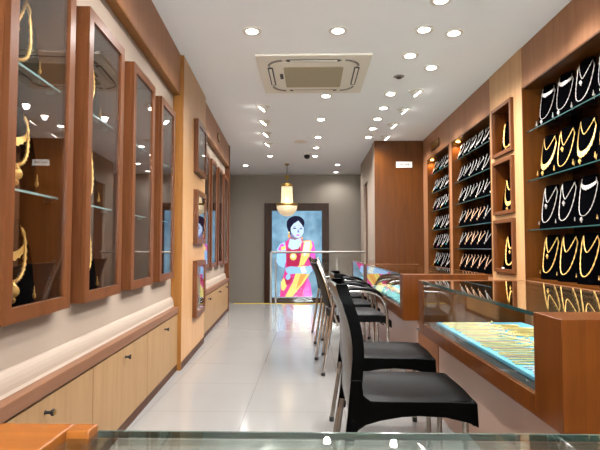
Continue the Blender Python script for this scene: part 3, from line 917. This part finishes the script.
# ------------------------------------------------------------------ black resin chairs
def resin_chair(label, loc, group):
    t = thing('resin_chair', label, 'chair', loc, 0, group)
    # seat: dished slab
    bm = B(); grid = []
    NX, NY = 12, 10
    for i in range(NX + 1):
        u = i / NX; x = -0.215 + 0.415 * u
        row = []
        for j in range(NY + 1):
            v = -1 + 2 * j / NY
            wy = 0.205 - 0.012 * u * u + 0.0
            dish = 0.014 * (1 - v * v) * math.sin(PI * min(1, u * 1.05)) 
            roll = -0.012 * max(0, (u - .88) / .12) ** 2 - 0.006 * max(0, (abs(v) - .85) / .15) ** 2
            row.append((x + 0.01 * (1 - v * v) * u, v * wy, 0.452 - dish + roll))
        grid.append(row)
    sheet(bm, grid, (0, 0, -0.012))
    obj('seat', bm, M['plastic'], t, smooth=50)
    # skirts at both sides running into the rear leg shells
    for sgn, in ((-1,), (1,)):
        bm = B()
        top = [(0.203, 0.441), (0.1, 0.446), (0.0, 0.446), (-0.1, 0.446), (-0.18, 0.447), (-0.203, 0.465), (-0.210, 0.52)]
        bot = [(0.207, 0.355), (0.17, 0.372), (0.09, 0.390), (0.0, 0.395), (-0.065, 0.391), (-0.142, 0.378), (-0.195, 0.362), (-0.222, 0.344), (-0.234, 0.320), (-0.239, 0.29)]
        rear = [(-0.273, 0.29), (-0.262, 0.38), (-0.252, 0.48), (-0.248, 0.52)]
        outline = top[::-1] + bot + rear
        y0, y1 = (0.196, 0.212) if sgn > 0 else (-0.212, -0.196)
        prism(bm, outline, 'Y', y0, y1)
        obj('side_skirt', bm, M['plastic'], t, 0.003)
    bm = B()
    prism(bm, [(-.195, .355), (-.06, .385), (.06, .385), (.195, .355), (.195, .441), (-.195, .441)], 'X', 0.190, 0.206)
    obj('front_skirt', bm, M['plastic'], t, 0.003)
    # backrest: tall curved shell
    BP = [(0.0, -0.258), (0.2, -0.250), (0.5, -0.237), (0.75, -0.258), (1.0, -0.305)]
    def bx_(u):
        for (a, xa), (b2, xb2) in zip(BP, BP[1:]):
            if u <= b2:
                q = (u - a) / (b2 - a); return xa + (xb2 - xa) * q
        return BP[-1][1]
    def bxs(u): return sum(bx_(max(0, min(1, u + d))) for d in (-.1, -.05, 0, .05, .1)) / 5
    bm = B(); grid = []
    for i in range(13):
        u = i / 12; z = 0.40 + 0.466 * u
        xb = bxs(u) + 0.014
        row = []
        hw = 0.203 - 0.012 * u - (0.02 * max(0, (u - .9) / .1) ** 2)
        for j in range(9):
            v = -1 + 2 * j / 8
            row.append((xb - 0.024 * (1 - v * v) * min(1, u * 2.2), v * hw, z - 0.012 * (abs(v) ** 4) * u))
        grid.append(row)
    sheet(bm, grid, (-0.014, 0, 0))
    b = obj('backrest', bm, M['gloss_resin'], t, smooth=50)
    for sgn in (-1, 1):
        bm = B()
        P = []
        for i in range(13):
            u = i / 12; z = 0.40 + 0.462 * u
            xb = bxs(u) + 0.014
            hw = 0.203 - 0.012 * u - (0.02 * max(0, (u - .9) / .1) ** 2)
            P.append([(xb + 0.028, sgn * (hw + 0.004), z), (xb - 0.015, sgn * (hw + 0.004), z)])
        sheet(bm, P, (0, -sgn * 0.012, 0))
        obj('edge_flange', bm, M['plastic'], b, smooth=50)
    for sx, sy, top in ((0.172, 1, (0.168, 0.178, 0.39)), (0.172, -1, (0.168, 0.178, 0.39)), (-0.305, 1, (-0.252, 0.196, 0.33)), (-0.305, -1, (-0.252, 0.196, 0.33))):
        bm = B()
        yy = sy * 0.17 if sx < 0 else sy * 0.183
        tube(bm, [(top[0], sy * top[1], top[2]), (sx, yy, 0.012)], 0.0115, 12)
        l = obj('leg', bm, M['steel'], t, smooth=50)
        bm = B(); lathe(bm, [(0, 0), (0.014, 0), (0.014, 0.022), (0.0115, 0.026)], 12, (sx, yy, 0), 'Z'); obj('foot_cap', bm, M['rubber'], l, smooth=50)
    return t
ch = resin_chair('nearest black resin chair with steel legs facing the near counter', (0.395, 1.965, 0), 'black chairs at the counters')
dup(ch, (0.425, 2.64, 0), -0.02, 'black resin chair just behind the nearest one at the near counter', 'black chairs at the counters')

def arm_chair(label, loc, group):
    t = thing('chrome_armchair', label, 'chair', loc, 0, group)
    bm = B(); grid = []
    for i in range(9):
        u = i / 8; x = -0.20 + 0.47 * u
        row = []
        for j in range(9):
            v = -1 + 2 * j / 8
            puff = 0.014 * (1 - v ** 4) * (1 - (2 * u - 1) ** 4)
            front = -0.05 * max(0, (u - .82) / .18) ** 2
            row.append((x, v * 0.235, 0.462 + puff + front))
        grid.append(row)
    sheet(bm, grid, (0, 0, -0.06))
    obj('seat', bm, M['vinyl'], t, 0.008, smooth=45)
    bm = B(); grid = []
    for i in range(9):
        u = i / 8; z = 0.52 + 0.35 * u
        row = []
        for j in range(7):
            v = -1 + 2 * j / 6
            row.append((-0.205 - 0.115 * u ** 1.2 - 0.015 * (1 - v * v) + 0.012 * math.sin(u * PI), v * (0.222 - .02 * u * u), z))
        grid.append(row)
    sheet(bm, grid, (-0.026, 0, 0))
    obj('backrest', bm, M['vinyl'], t, 0.006, smooth=45)
    for sgn in (-1, 1):
        y = sgn * 0.262
        bm = B()
        tube(bm, catmull([(-0.285, y, 0.014), (-0.245, y, 0.25), (-0.205, y, 0.52), (-0.17, y, 0.622), (-0.08, y, 0.648), (0.06, y, 0.646), (0.15, y, 0.622), (0.205, y, 0.555), (0.222, y, 0.46), (0.23, y, 0.25), (0.235, y, 0.014)], 5), 0.0125, 10)
        s = obj('side_frame', bm, M['chrome'], t, smooth=60)
        for fx in (-0.285, 0.235):
            bm = B(); lathe(bm, [(0, 0), (0.016, 0), (0.016, 0.02), (0.013, 0.024)], 12, (fx, y, 0), 'Z')
            obj('foot_cap', bm, M['rubber'], s)
        bm = B()
        c = catmull([(-0.12, y, 0.660), (-0.04, y, 0.669), (0.06, y, 0.667), (0.145, y, 0.645), (0.185, y, 0.605)], 4)
        tube(bm, c, 0.014, 8, lambda i, N: 0.008 + 0.008 * math.sin(PI * (i + .6) / (N + .2)))
        obj('arm_pad', bm, M['vinyl'], s, smooth=60)
        bm = B(); tube(bm, catmull([(-0.17, sgn * .24, 0.40), (-0.205, sgn * .238, 0.52), (-0.255, sgn * .232, 0.70), (-0.325, sgn * .215, 0.885)], 5), 0.011, 10)
        obj('back_upright', bm, M['chrome'], t, smooth=60)
    for bx in (-0.17, 0.19):
        bm = B(); tube(bm, [(bx, -0.262, 0.392), (bx, 0.262, 0.392)], 0.010, 10)
        obj('cross_bar', bm, M['chrome'], t, smooth=60)
    return t
ac = arm_chair('black vinyl chrome armchair nearest to the resin chairs', (0.362, 4.075, 0), 'chrome armchairs at the second counter')
ac.rotation_euler = (0, 0, 0.09)
dup(ac, (0.37, 4.80, 0), 0.13, 'black vinyl chrome armchair, middle of the three', 'chrome armchairs at the second counter')
dup(ac, (0.36, 5.51, 0), 0.2, 'black vinyl chrome armchair farthest along, before the railing', 'chrome armchairs at the second counter')

# ------------------------------------------------------------------ glass railing at the stairwell edge
t = thing('glass_railing', 'glass railing with steel handrail at the far floor edge', 'railing', (0, 8.525, 0))
bm = B(); tube(bm, [(-0.695, 0, 0.905), (0.968, 0, 0.915)], 0.02, 12); obj('handrail', bm, M['steel'], t, smooth=60)
bm = B(); box(bm, -0.712, -0.678, -0.02, 0.02, 0.0, 0.905); obj('post', bm, M['steel'], t, 0.003)
bm = B(); box(bm, -0.62, -0.592, -0.03, -0.012, 0.0, 0.785); obj('post', bm, M['steel'], t, 0.003)
bm = B(); box(bm, 0.46, 0.488, -0.03, -0.012, 0.0, 0.785); obj('post', bm, M['steel'], t, 0.003)
boxobj('glass_panel', (-0.69, 0.966, -0.006, 0.006, 0.03, 0.87), M['glass'], t)
bm = B()
for x in (-0.606, 0.474):
    for z in (0.22, 0.68):
        lathe(bm, [(0, -0.012), (0.022, -0.012), (0.022, 0.012), (0, 0.012)], 12, (x, -0.02, z), 'Y')
obj('glass_clamp', bm, M['steel'], t, smooth=50)

# ------------------------------------------------------------------ big screen on the back wall
SY = 10.54
kx = SY / 10.2
t = thing('wall_screen', 'tall lit screen in dark frame on back wall, showing woman in pink sari', 'screen', (0, SY, 0))
def sx(u): return (u - 272) / (321.8 - 272) * (0.252 + 0.81) * kx + (-0.81) * kx
def sz(v): return 1 + ((1.77 - (v - 210.8) / (297.5 - 210.8) * 1.837) - 1) * kx
x0, x1, xa, xb = sx(264.7), sx(328.8), sx(272), sx(321.8)
z1, zb_, za, zb2 = sz(203.3), sz(210.8), sz(303.5), sz(297.5)
bm = B()
box(bm, x0, xa, -0.05, 0.058, za, z1); box(bm, xb, x1, -0.05, 0.058, za, z1); box(bm, xa, xb, -0.05, 0.058, zb_, z1); box(bm, xa, xb, -0.05, 0.058, za, zb2)
obj('frame', bm, M['screen_bezel'], t, 0.004)
E_ = 0.36
def screen_bg():
    m, nt, b = new_mat('screen_backdrop')
    tc = nt.nodes.new('ShaderNodeTexCoord')
    nz = nt.nodes.new('ShaderNodeTexNoise'); nz.inputs['Scale'].default_value = 3.0; nz.inputs['Detail'].default_value = 4
    nt.links.new(tc.outputs['Object'], nz.inputs['Vector'])
    cr = nt.nodes.new('ShaderNodeValToRGB')
    cr.color_ramp.elements[0].position = .35; cr.color_ramp.elements[0].color = lin((92, 132, 158))
    cr.color_ramp.elements[1].position = .68; cr.color_ramp.elements[1].color = lin((150, 190, 214))
    nt.links.new(nz.outputs['Fac'], cr.inputs['Fac'])
    b.inputs['Base Color'].default_value = (0.02, 0.02, 0.02, 1); b.inputs['Specular IOR Level'].default_value = 0.05
    nt.links.new(cr.outputs['Color'], b.inputs['Emission Color']); b.inputs['Emission Strength'].default_value = E_
    return m
SC = dict(bg=screen_bg(), hair=emit('picture_hair', (18, 18, 40), .5), face=emit('picture_face', (186, 208, 240), E_), shade=emit('picture_face_shade', (120, 120, 170), E_),
          neck=emit('picture_neck', (134, 112, 120), E_), pink=emit('picture_pink', (214, 60, 140), E_), rose=emit('picture_rose', (176, 40, 84), E_),
          mag=emit('picture_magenta', (222, 92, 196), E_), yel=emit('picture_yellow', (232, 212, 120), E_), blue=emit('picture_pale_blue', (150, 196, 244), E_),
          lip=emit('picture_lips', (216, 96, 176), E_), dark=emit('picture_dark', (50, 40, 70), E_), cream=emit('picture_cream', (226, 236, 226), E_), orange=emit('picture_orange', (226, 160, 84), E_))
SCN = list(SC)
bm = B()
mats_idx = []
layer = [0]
def poly(pts, m):
    layer[0] += 1
    y = 0.03 - 0.0006 * layer[0]
    f = bm.faces.new([bm.verts.new((sx(u), y, sz(v))) for u, v in pts])
    f.material_index = SCN.index(m)
def ell(cx, cy, rx, ry, m, rot=0, n=22):
    P = []
    for k in range(n):
        a = 2 * PI * k / n; dx, dy = rx * math.cos(a), ry * math.sin(a)
        P.append((cx + dx * math.cos(rot) - dy * math.sin(rot), cy + dx * math.sin(rot) + dy * math.cos(rot)))
    poly(P, m)
poly([(272, 210.8), (321.8, 210.8), (321.8, 297.5), (272, 297.5)], 'bg')
poly([(277, 250), (280, 245), (284, 243), (288, 240), (291, 236), (300, 237), (303, 241), (309, 240), (313, 243), (315, 252), (316, 262), (312, 270), (308, 276), (312, 297), (280, 297), (281, 284), (284, 274), (286, 266), (280, 266), (277, 262)], 'pink')
poly([(276.5, 262), (277, 249), (280, 244), (285, 242), (286, 250), (286, 262), (284, 268), (279, 266)], 'blue')
poly([(278, 250), (280.5, 244.5), (283.5, 243.5), (284, 247), (281, 251)], 'mag')
poly([(281, 247), (286, 246), (285, 250), (281, 250.5)], 'yel')
poly([(288, 246), (296, 247), (300, 242), (304, 243), (303, 256), (299, 266), (287, 267), (286, 256)], 'rose')
poly([(290.5, 232), (299.5, 236), (298.5, 243), (293, 249), (288, 249), (288.5, 242), (290.5, 238)], 'neck')
poly([(290, 239), (295, 240), (300.5, 238), (302, 243), (298, 249), (292, 250), (288, 247)], 'face')
poly([(300, 245), (303, 241), (311, 240.5), (312.5, 246), (309, 256), (304, 265), (299, 266), (301, 256)], 'yel')
poly([(301.5, 243), (304, 241.5), (302.5, 250), (301, 256), (299.5, 255)], 'pink')
poly([(305, 242), (310, 241.5), (309, 252), (304, 257), (303, 252)], 'cream')
poly([(311, 240.5), (313.5, 242.5), (315.5, 252), (314, 262), (309.5, 261), (311, 250), (312.5, 246)], 'mag')
poly([(298, 266), (306, 266), (311, 272), (303, 284), (292, 297), (285, 297), (293, 282)], 'yel')
poly([(303, 268), (308, 272), (301, 284), (296, 289), (299, 279)], 'orange')
poly([(281, 282), (284, 278), (287, 286), (284, 291), (281.5, 290)], 'yel')
poly([(308, 278), (310.5, 284), (312, 297), (304, 297), (303, 290)], 'mag')
poly([(290, 284), (293, 278), (288, 276.5), (285, 280), (286, 285)], 'rose')
ell(293.3, 256.8, 3.4, 3.6, 'yel'); ell(293.3, 256.2, 1.8, 1.9, 'cream')
poly([(285.5, 268.5), (290, 266.5), (303, 267.5), (311, 265.5), (312.5, 271), (309, 274), (298, 273.5), (289, 274.5), (286, 272)], 'blue')
poly([(300, 268), (304, 266), (307, 272), (302, 274.5)], 'cream')
ell(288.2, 277.0, 2.2, 3.0, 'blue', 0.3)
ell(295.6, 223.4, 9.0, 7.6, 'hair', -0.1)
poly([(287, 221), (292, 222), (292.3, 232), (290.5, 235), (287.8, 230), (286.6, 226)], 'hair')
poly([(290.8, 227.5), (293.5, 223.8), (298.4, 220.6), (301.5, 224.3), (303.8, 228.0), (303.6, 232.8), (301.4, 236.6), (298.6, 238.2), (295.2, 237.4), (292.2, 234.2), (290.8, 231.2)], 'face')
ell(294.6, 228.4, 1.7, 0.6, 'dark'); ell(301.0, 228.8, 1.6, 0.55, 'dark')
poly([(292.6, 227.0), (294.4, 226.2), (296.6, 226.9), (294.6, 226.8)], 'shade'); poly([(299.6, 227.2), (301.6, 226.6), (303.2, 227.4), (301.4, 227.2)], 'shade')
poly([(298.1, 228.5), (299.5, 232.4), (297.2, 232.6)], 'shade')
ell(298.0, 235.2, 1.8, 0.75, 'lip'); ell(298.9, 225.3, 0.5, 0.5, 'lip')
poly([(290.9, 231.5), (293, 235), (295.5, 237.6), (293.5, 238), (291, 235)], 'shade')
ell(289.0, 236.0, 1.2, 1.9, 'orange'); ell(302.2, 238.2, 0.8, 1.3, 'orange'); ell(289.0, 232.6, 0.9, 0.9, 'yel')
obj('picture', bm, [SC[k] for k in SCN], t)
for f in t.children: pass

# ------------------------------------------------------------------ chandelier over the stairwell
t = thing('chandelier', 'small lit crystal chandelier with brass rings hanging over the stairwell', 'chandelier', (-0.442, 9.19, CZ))
bm = B(); lathe(bm, [(0.045, 0), (0.045, -0.012), (0.02, -0.03), (0, -0.03)], 20); obj('ceiling_rose', bm, M['brass'], t, smooth=40)
bm = B(); tube(bm, [(0, 0, -0.03), (0, 0, -0.235)], 0.006, 8); obj('rod', bm, M['darkgrey'], t)
bm = B(); lathe(bm, [(0, -0.225), (0.05, -0.225), (0.045, -0.25), (0.02, -0.285), (0.008, -0.30), (0.008, -0.40), (0, -0.40)], 18); obj('cup', bm, M['brass'], t, smooth=40)
bm = B(); lathe(bm, [(0, -0.39), (0.105, -0.39), (0.108, -0.415), (0.105, -0.44), (0, -0.44)], 28); obj('crown_ring', bm, M['brass'], t, smooth=40)
m, nt, b = new_mat('lit_crystal')
b.inputs['Base Color'].default_value = lin((200, 180, 150)); b.inputs['Roughness'].default_value = 0.15
b.inputs['Emission Color'].default_value = lin((255, 226, 184)); b.inputs['Emission Strength'].default_value = 0.14
bm = B()
for k in range(26):
    a = 2 * PI * k / 26
    P = [(0.1 + 0.012 * u * u, -0.44 - 0.33 * u) for u in [i / 6 for i in range(7)]]
    tube(bm, [(r * math.cos(a), r * math.sin(a), z) for r, z in P], 0.006, 6, lambda i, N: 0.0095 if i % 2 else 0.006)
obj('crystal_strands', bm, m, t, smooth=60)
bm = B(); lathe(bm, [(0, -0.772), (0.205, -0.772), (0.212, -0.79), (0.205, -0.812), (0, -0.812)], 32); obj('lower_ring', bm, M['brass'], t, smooth=40)
bm = B(); lathe(bm, [(0.2 * math.cos(a), -0.813 - 0.2 * math.sin(a)) for a in [i / 10 * PI / 2 for i in range(10)]] + [(0, -1.013)], 28)
obj('crystal_bowl', bm, m, t, smooth=60)
bm = B(); lathe(bm, [(0, -0.66), (0.03, -0.68), (0.04, -0.72), (0.02, -0.765), (0, -0.765)], 14); obj('bulb', bm, emit('chandelier_bulb', (255, 240, 214), 3), t, smooth=60)

# ------------------------------------------------------------------ ceiling fittings
t = thing('ceiling_cassette', 'square ivory air-conditioning cassette set in the ceiling', 'air conditioner', (0.032, 4.38, CZ))
bm = B(); h = 0.485
box(bm, -h, h, -h, h, -0.022, -0.0005); obj('panel', bm, M['acwhite'], t, 0.006)
bm = B()
def rrect(w, r, z0, z1, n=6):
    P = []
    for (cx, cy, a0) in ((w - r, w - r, 0), (-w + r, w - r, PI / 2), (-w + r, -w + r, PI), (w - r, -w + r, 1.5 * PI)):
        for k in range(n + 1):
            a = a0 + PI / 2 * k / n
            P.append((cx + r * math.cos(a), cy + r * math.sin(a)))
    return P
prism(bm, rrect(0.35, 0.10, 0, 0), 'Z', -0.030, -0.0221); obj('raised_rim', bm, M['acwhite'], t, 0.003)
bm = B(); prism(bm, rrect(0.262, 0.02, 0, 0), 'Z', -0.036, -0.0301); obj('grille', bm, M['acgrille'], t)
for ang in range(4):
    bm = B(); a = ang * PI / 2
    pts = [(-0.22, 0.358), (0.22, 0.358), (0.24, 0.382), (0.22, 0.406), (-0.22, 0.406), (-0.24, 0.382)]
    R2 = lambda q: (q[0] * math.cos(a) - q[1] * math.sin(a), q[0] * math.sin(a) + q[1] * math.cos(a))
    prism(bm, [R2(q) for q in pts], 'Z', -0.0245, -0.0221)
    s = obj('air_slot', bm, M['darkgrey'], t)
    bm = B(); prism(bm, [R2(q) for q in [(-0.2, 0.370), (0.2, 0.370), (0.2, 0.394), (-0.2, 0.394)]], 'Z', -0.031, -0.025); obj('louvre', bm, M['acwhite'], s)
    bm = B(); pts = []
    for k in range(9):
        an = a + PI / 4 + (k / 8 - .5) * 1.35
        pts.append((0.36 * math.cos(a + PI / 4) + 0.135 * math.cos(an), 0.36 * math.sin(a + PI / 4) + 0.135 * math.sin(an), -0.0215))
    tube(bm, pts, 0.011, 6); obj('corner_groove', bm, M['greyplas'], t)
boxobj('maker_badge', (-0.305, -0.275, -0.09, 0.03, -0.0345, -0.0301), M['darkgrey'], t)

spot_n = 0
def lamp(x, y, z, energy, size=2.72, aim=None, radius=0.03, blend=0.75):
    L = bpy.data.lights.new('downlight_lamp', 'SPOT'); L.energy = energy; L.spot_size = size; L.spot_blend = blend
    L.shadow_soft_size = radius; L.color = (1.0, 0.98, 0.965)
    o = bpy.data.objects.new('downlight_lamp', L); COL.objects.link(o); o.location = (x, y, z)
    if aim: o.rotation_euler = Vector(aim).to_track_quat('-Z', 'Y').to_euler()
    return o
EN = 17.0
def mk_down(label, x, y, group):
    t = thing('downlight', label, 'downlight', (x, y, CZ), 0, group)
    bm = B(); n = 28
    lathe(bm, [(0.070, -0.0005), (0.070, -0.004), (0.062, -0.008), (0.044, -0.005), (0, -0.005)], n); obj('trim_ring', bm, M['white'], t, smooth=40)
    bm = B(); lathe(bm, [(0.042, -0.0052), (0.040, -0.007), (0, -0.008)], n); obj('diffuser', bm, M['lampface'], t, smooth=40)
    return t
downs = [
    ((-0.429, 3.482), 'round lit downlight, front left of the ceiling cassette'), ((0.209, 3.487), 'round lit downlight just before the cassette, right of its middle'),
    ((0.841, 3.483), 'round lit downlight, left of the pair nearest the right fascia'), ((1.079, 3.546), 'round lit downlight closest to the right fascia, near row'),
    ((0.851, 3.061), 'round lit downlight cut by the top edge of the view'), ((0.838, 3.964), 'round lit downlight right of the cassette, nearest to it'),
    ((1.085, 4.238), 'round lit downlight near the fascia, level with the cassette'), ((0.171, 5.021), 'round lit downlight directly behind the cassette'),
    ((0.139, 5.958), 'second round downlight in the row behind the cassette'), ((0.118, 6.927), 'third round downlight in the row behind the cassette'),
    ((0.098, 7.673), 'fourth round downlight in the row behind the cassette'), ((0.089, 8.388), 'last round downlight in the row behind the cassette, beside the camera dome'),
    ((-0.703, 8.371), 'round downlight between the tilted spots and the chandelier'), ((-1.264, 9.334), 'round downlight far left above the stairwell'),
    ((0.536, 9.291), 'round downlight above the stairwell on the right'), ((0.556, 10.202), 'round downlight closest to the back wall'),
    ((0.843, 4.969), 'first round downlight in the row leading to the partition'), ((0.848, 5.482), 'second round downlight in the row leading to the partition'),
    ((0.845, 5.949), 'third round downlight in the row leading to the partition'), ((0.846, 6.44), 'fourth round downlight in the row leading to the partition'),
    ((0.853, 6.942), 'fifth round downlight, right before the brown partition')]
added_downs = [(-0.43, 2.4), (0.21, 2.4), (0.84, 2.4), (-0.43, 1.36), (0.21, 1.36), (0.84, 1.36), (-0.43, -0.6), (0.3, -0.6), (0.2, -1.9)]  # unseen downlights added to brighten the foreground and front ceiling
d0 = None
for (x, y), lb in downs:
    if d0 is None: d0 = mk_down(lb, x, y, 'recessed downlights')
    else: dup(d0, (x, y, CZ), 0, lb)
    lamp(x, y, CZ - 0.03, EN if y < 9 else 7.0)
for x, y in added_downs:
    dup(d0, (x, y, CZ), 0, 'round downlight added out of view to brighten the near room', 'added downlights out of view')
    lamp(x, y, CZ - 0.03, EN)
def mk_eye(label, x, y, side, group):
    t = thing('eyeball_spotlight', label, 'spotlight', (x, y, CZ), 0, group)
    bm = B(); lathe(bm, [(0.080, -0.0005), (0.080, -0.005), (0.066, -0.010), (0, -0.010)], 26); obj('trim_ring', bm, M['white'], t, smooth=40)
    ax = Vector((side * 0.62, 0.0, -0.78)).normalized()
    q = Vector((0, 0, -1)).rotation_difference(ax).to_matrix()
    bm = B(); lathe(bm, [(0.055, 0.01), (0.056, -0.012), (0.05, -0.022), (0, -0.022)], 22)
    bmesh.ops.transform(bm, matrix=Matrix.Translation((0, 0, -0.012)) @ q.to_4x4(), verts=bm.verts[:]); obj('gimbal', bm, M['white'], t, smooth=40)
    bm = B(); lathe(bm, [(0.042, -0.0225), (0.040, -0.026), (0, -0.027)], 22)
    bmesh.ops.transform(bm, matrix=Matrix.Translation((0, 0, -0.012)) @ q.to_4x4(), verts=bm.verts[:]); obj('lens', bm, M['lampface'], t, smooth=40)
    return t
for side, pts, row in ((-1, ((-0.534, 5.394), (-0.577, 6.024), (-0.61, 6.666), (-0.645, 7.315)), 'left of the cassette'),
                       (1, ((1.09, 4.884), (1.086, 5.527), (1.082, 6.208), (1.10, 6.90)), 'facing the right niches')):
    e0 = None
    for i, (x, y) in enumerate(pts):
        lb = 'tilted white spotlight, %s in the row %s' % (ORD[i], 'aimed at the left wall' if side < 0 else 'aimed at the right niches')
        if e0 is None: e0 = mk_eye(lb, x, y, side, 'tilted spotlights ' + row)
        else: dup(e0, (x, y, CZ), 0, lb)
        lamp(x + side * 0.045, y, CZ - 0.075, 11.0, 1.5, (side * 0.55, 0, -0.8), 0.04, 0.7)
# extra unseen spots added in front of the large niche and the near showcases, above the view
for x, y, sd in ((1.09, 2.9, 1), (1.09, 2.2, 1), (1.09, 1.5, 1)):
    t = mk_eye('extra unseen tilted spotlight aimed at the large necklace niche', x, y + 0.02, sd, 'extra unseen spots above the large niche')
    lamp(x + sd * 0.045, y + .02, CZ - 0.075, 12.0, 1.6, (sd * 0.55, 0, -0.8), 0.04, 0.7)

t = thing('smoke_detector', 'small round grey ceiling detector right of the cassette', 'detector', (0.836, 4.454, CZ))
bm = B(); lathe(bm, [(0.05, -.0005), (0.05, -0.005), (0.036, -0.009), (0, -0.009)], 24); obj('base', bm, M['greyplas'], t, smooth=40)
bm = B(); lathe(bm, [(0.026, -.0092), (0.024, -0.02), (0.014, -0.024), (0, -0.024)], 20); obj('sensor', bm, M['darkgrey'], t, smooth=40)
t = thing('ceiling_speaker', 'flat round ceiling speaker grille before the camera dome', 'speaker', (-0.143, 7.22, CZ))
bm = B(); lathe(bm, [(0.105, -.0005), (0.105, -0.006), (0.09, -0.010), (0, -0.011)], 28); obj('grille', bm, M['steel'] if False else M['acwhite'], t, smooth=40)
t = thing('ceiling_camera', 'black dome security camera on the ceiling near the stairwell', 'camera', (-0.05, 8.12, CZ))
bm = B(); lathe(bm, [(0.062, -.0005), (0.062, -0.025), (0.055, -0.035), (0, -0.035)], 24); obj('base', bm, M['white'], t, smooth=40)
bm = B(); lathe(bm, [(0.046, -0.0355)] + [(0.050 * math.cos(a), -0.055 - 0.048 * math.sin(a)) for a in [i / 8 * PI / 2 for i in range(8)]] + [(0, -0.103)], 22); obj('dome', bm, M['rubber'], t, smooth=60)

# ------------------------------------------------------------------ world and view
w = bpy.data.worlds.new('world'); sc.world = w; w.use_nodes = True
w.node_tree.nodes['Background'].inputs['Color'].default_value = (0.93, 0.97, 1.0, 1)
w.node_tree.nodes['Background'].inputs['Strength'].default_value = 8.0
vs = sc.view_settings
vs.view_transform = 'Standard'; vs.look = 'None'; vs.gamma = 1.0; vs.use_curve_mapping = False
vs.exposure = 1.87
sc.cycles.transparent_max_bounces = 24
sc.cycles.max_bounces = 10
sc.cycles.sample_clamp_indirect = 6.0
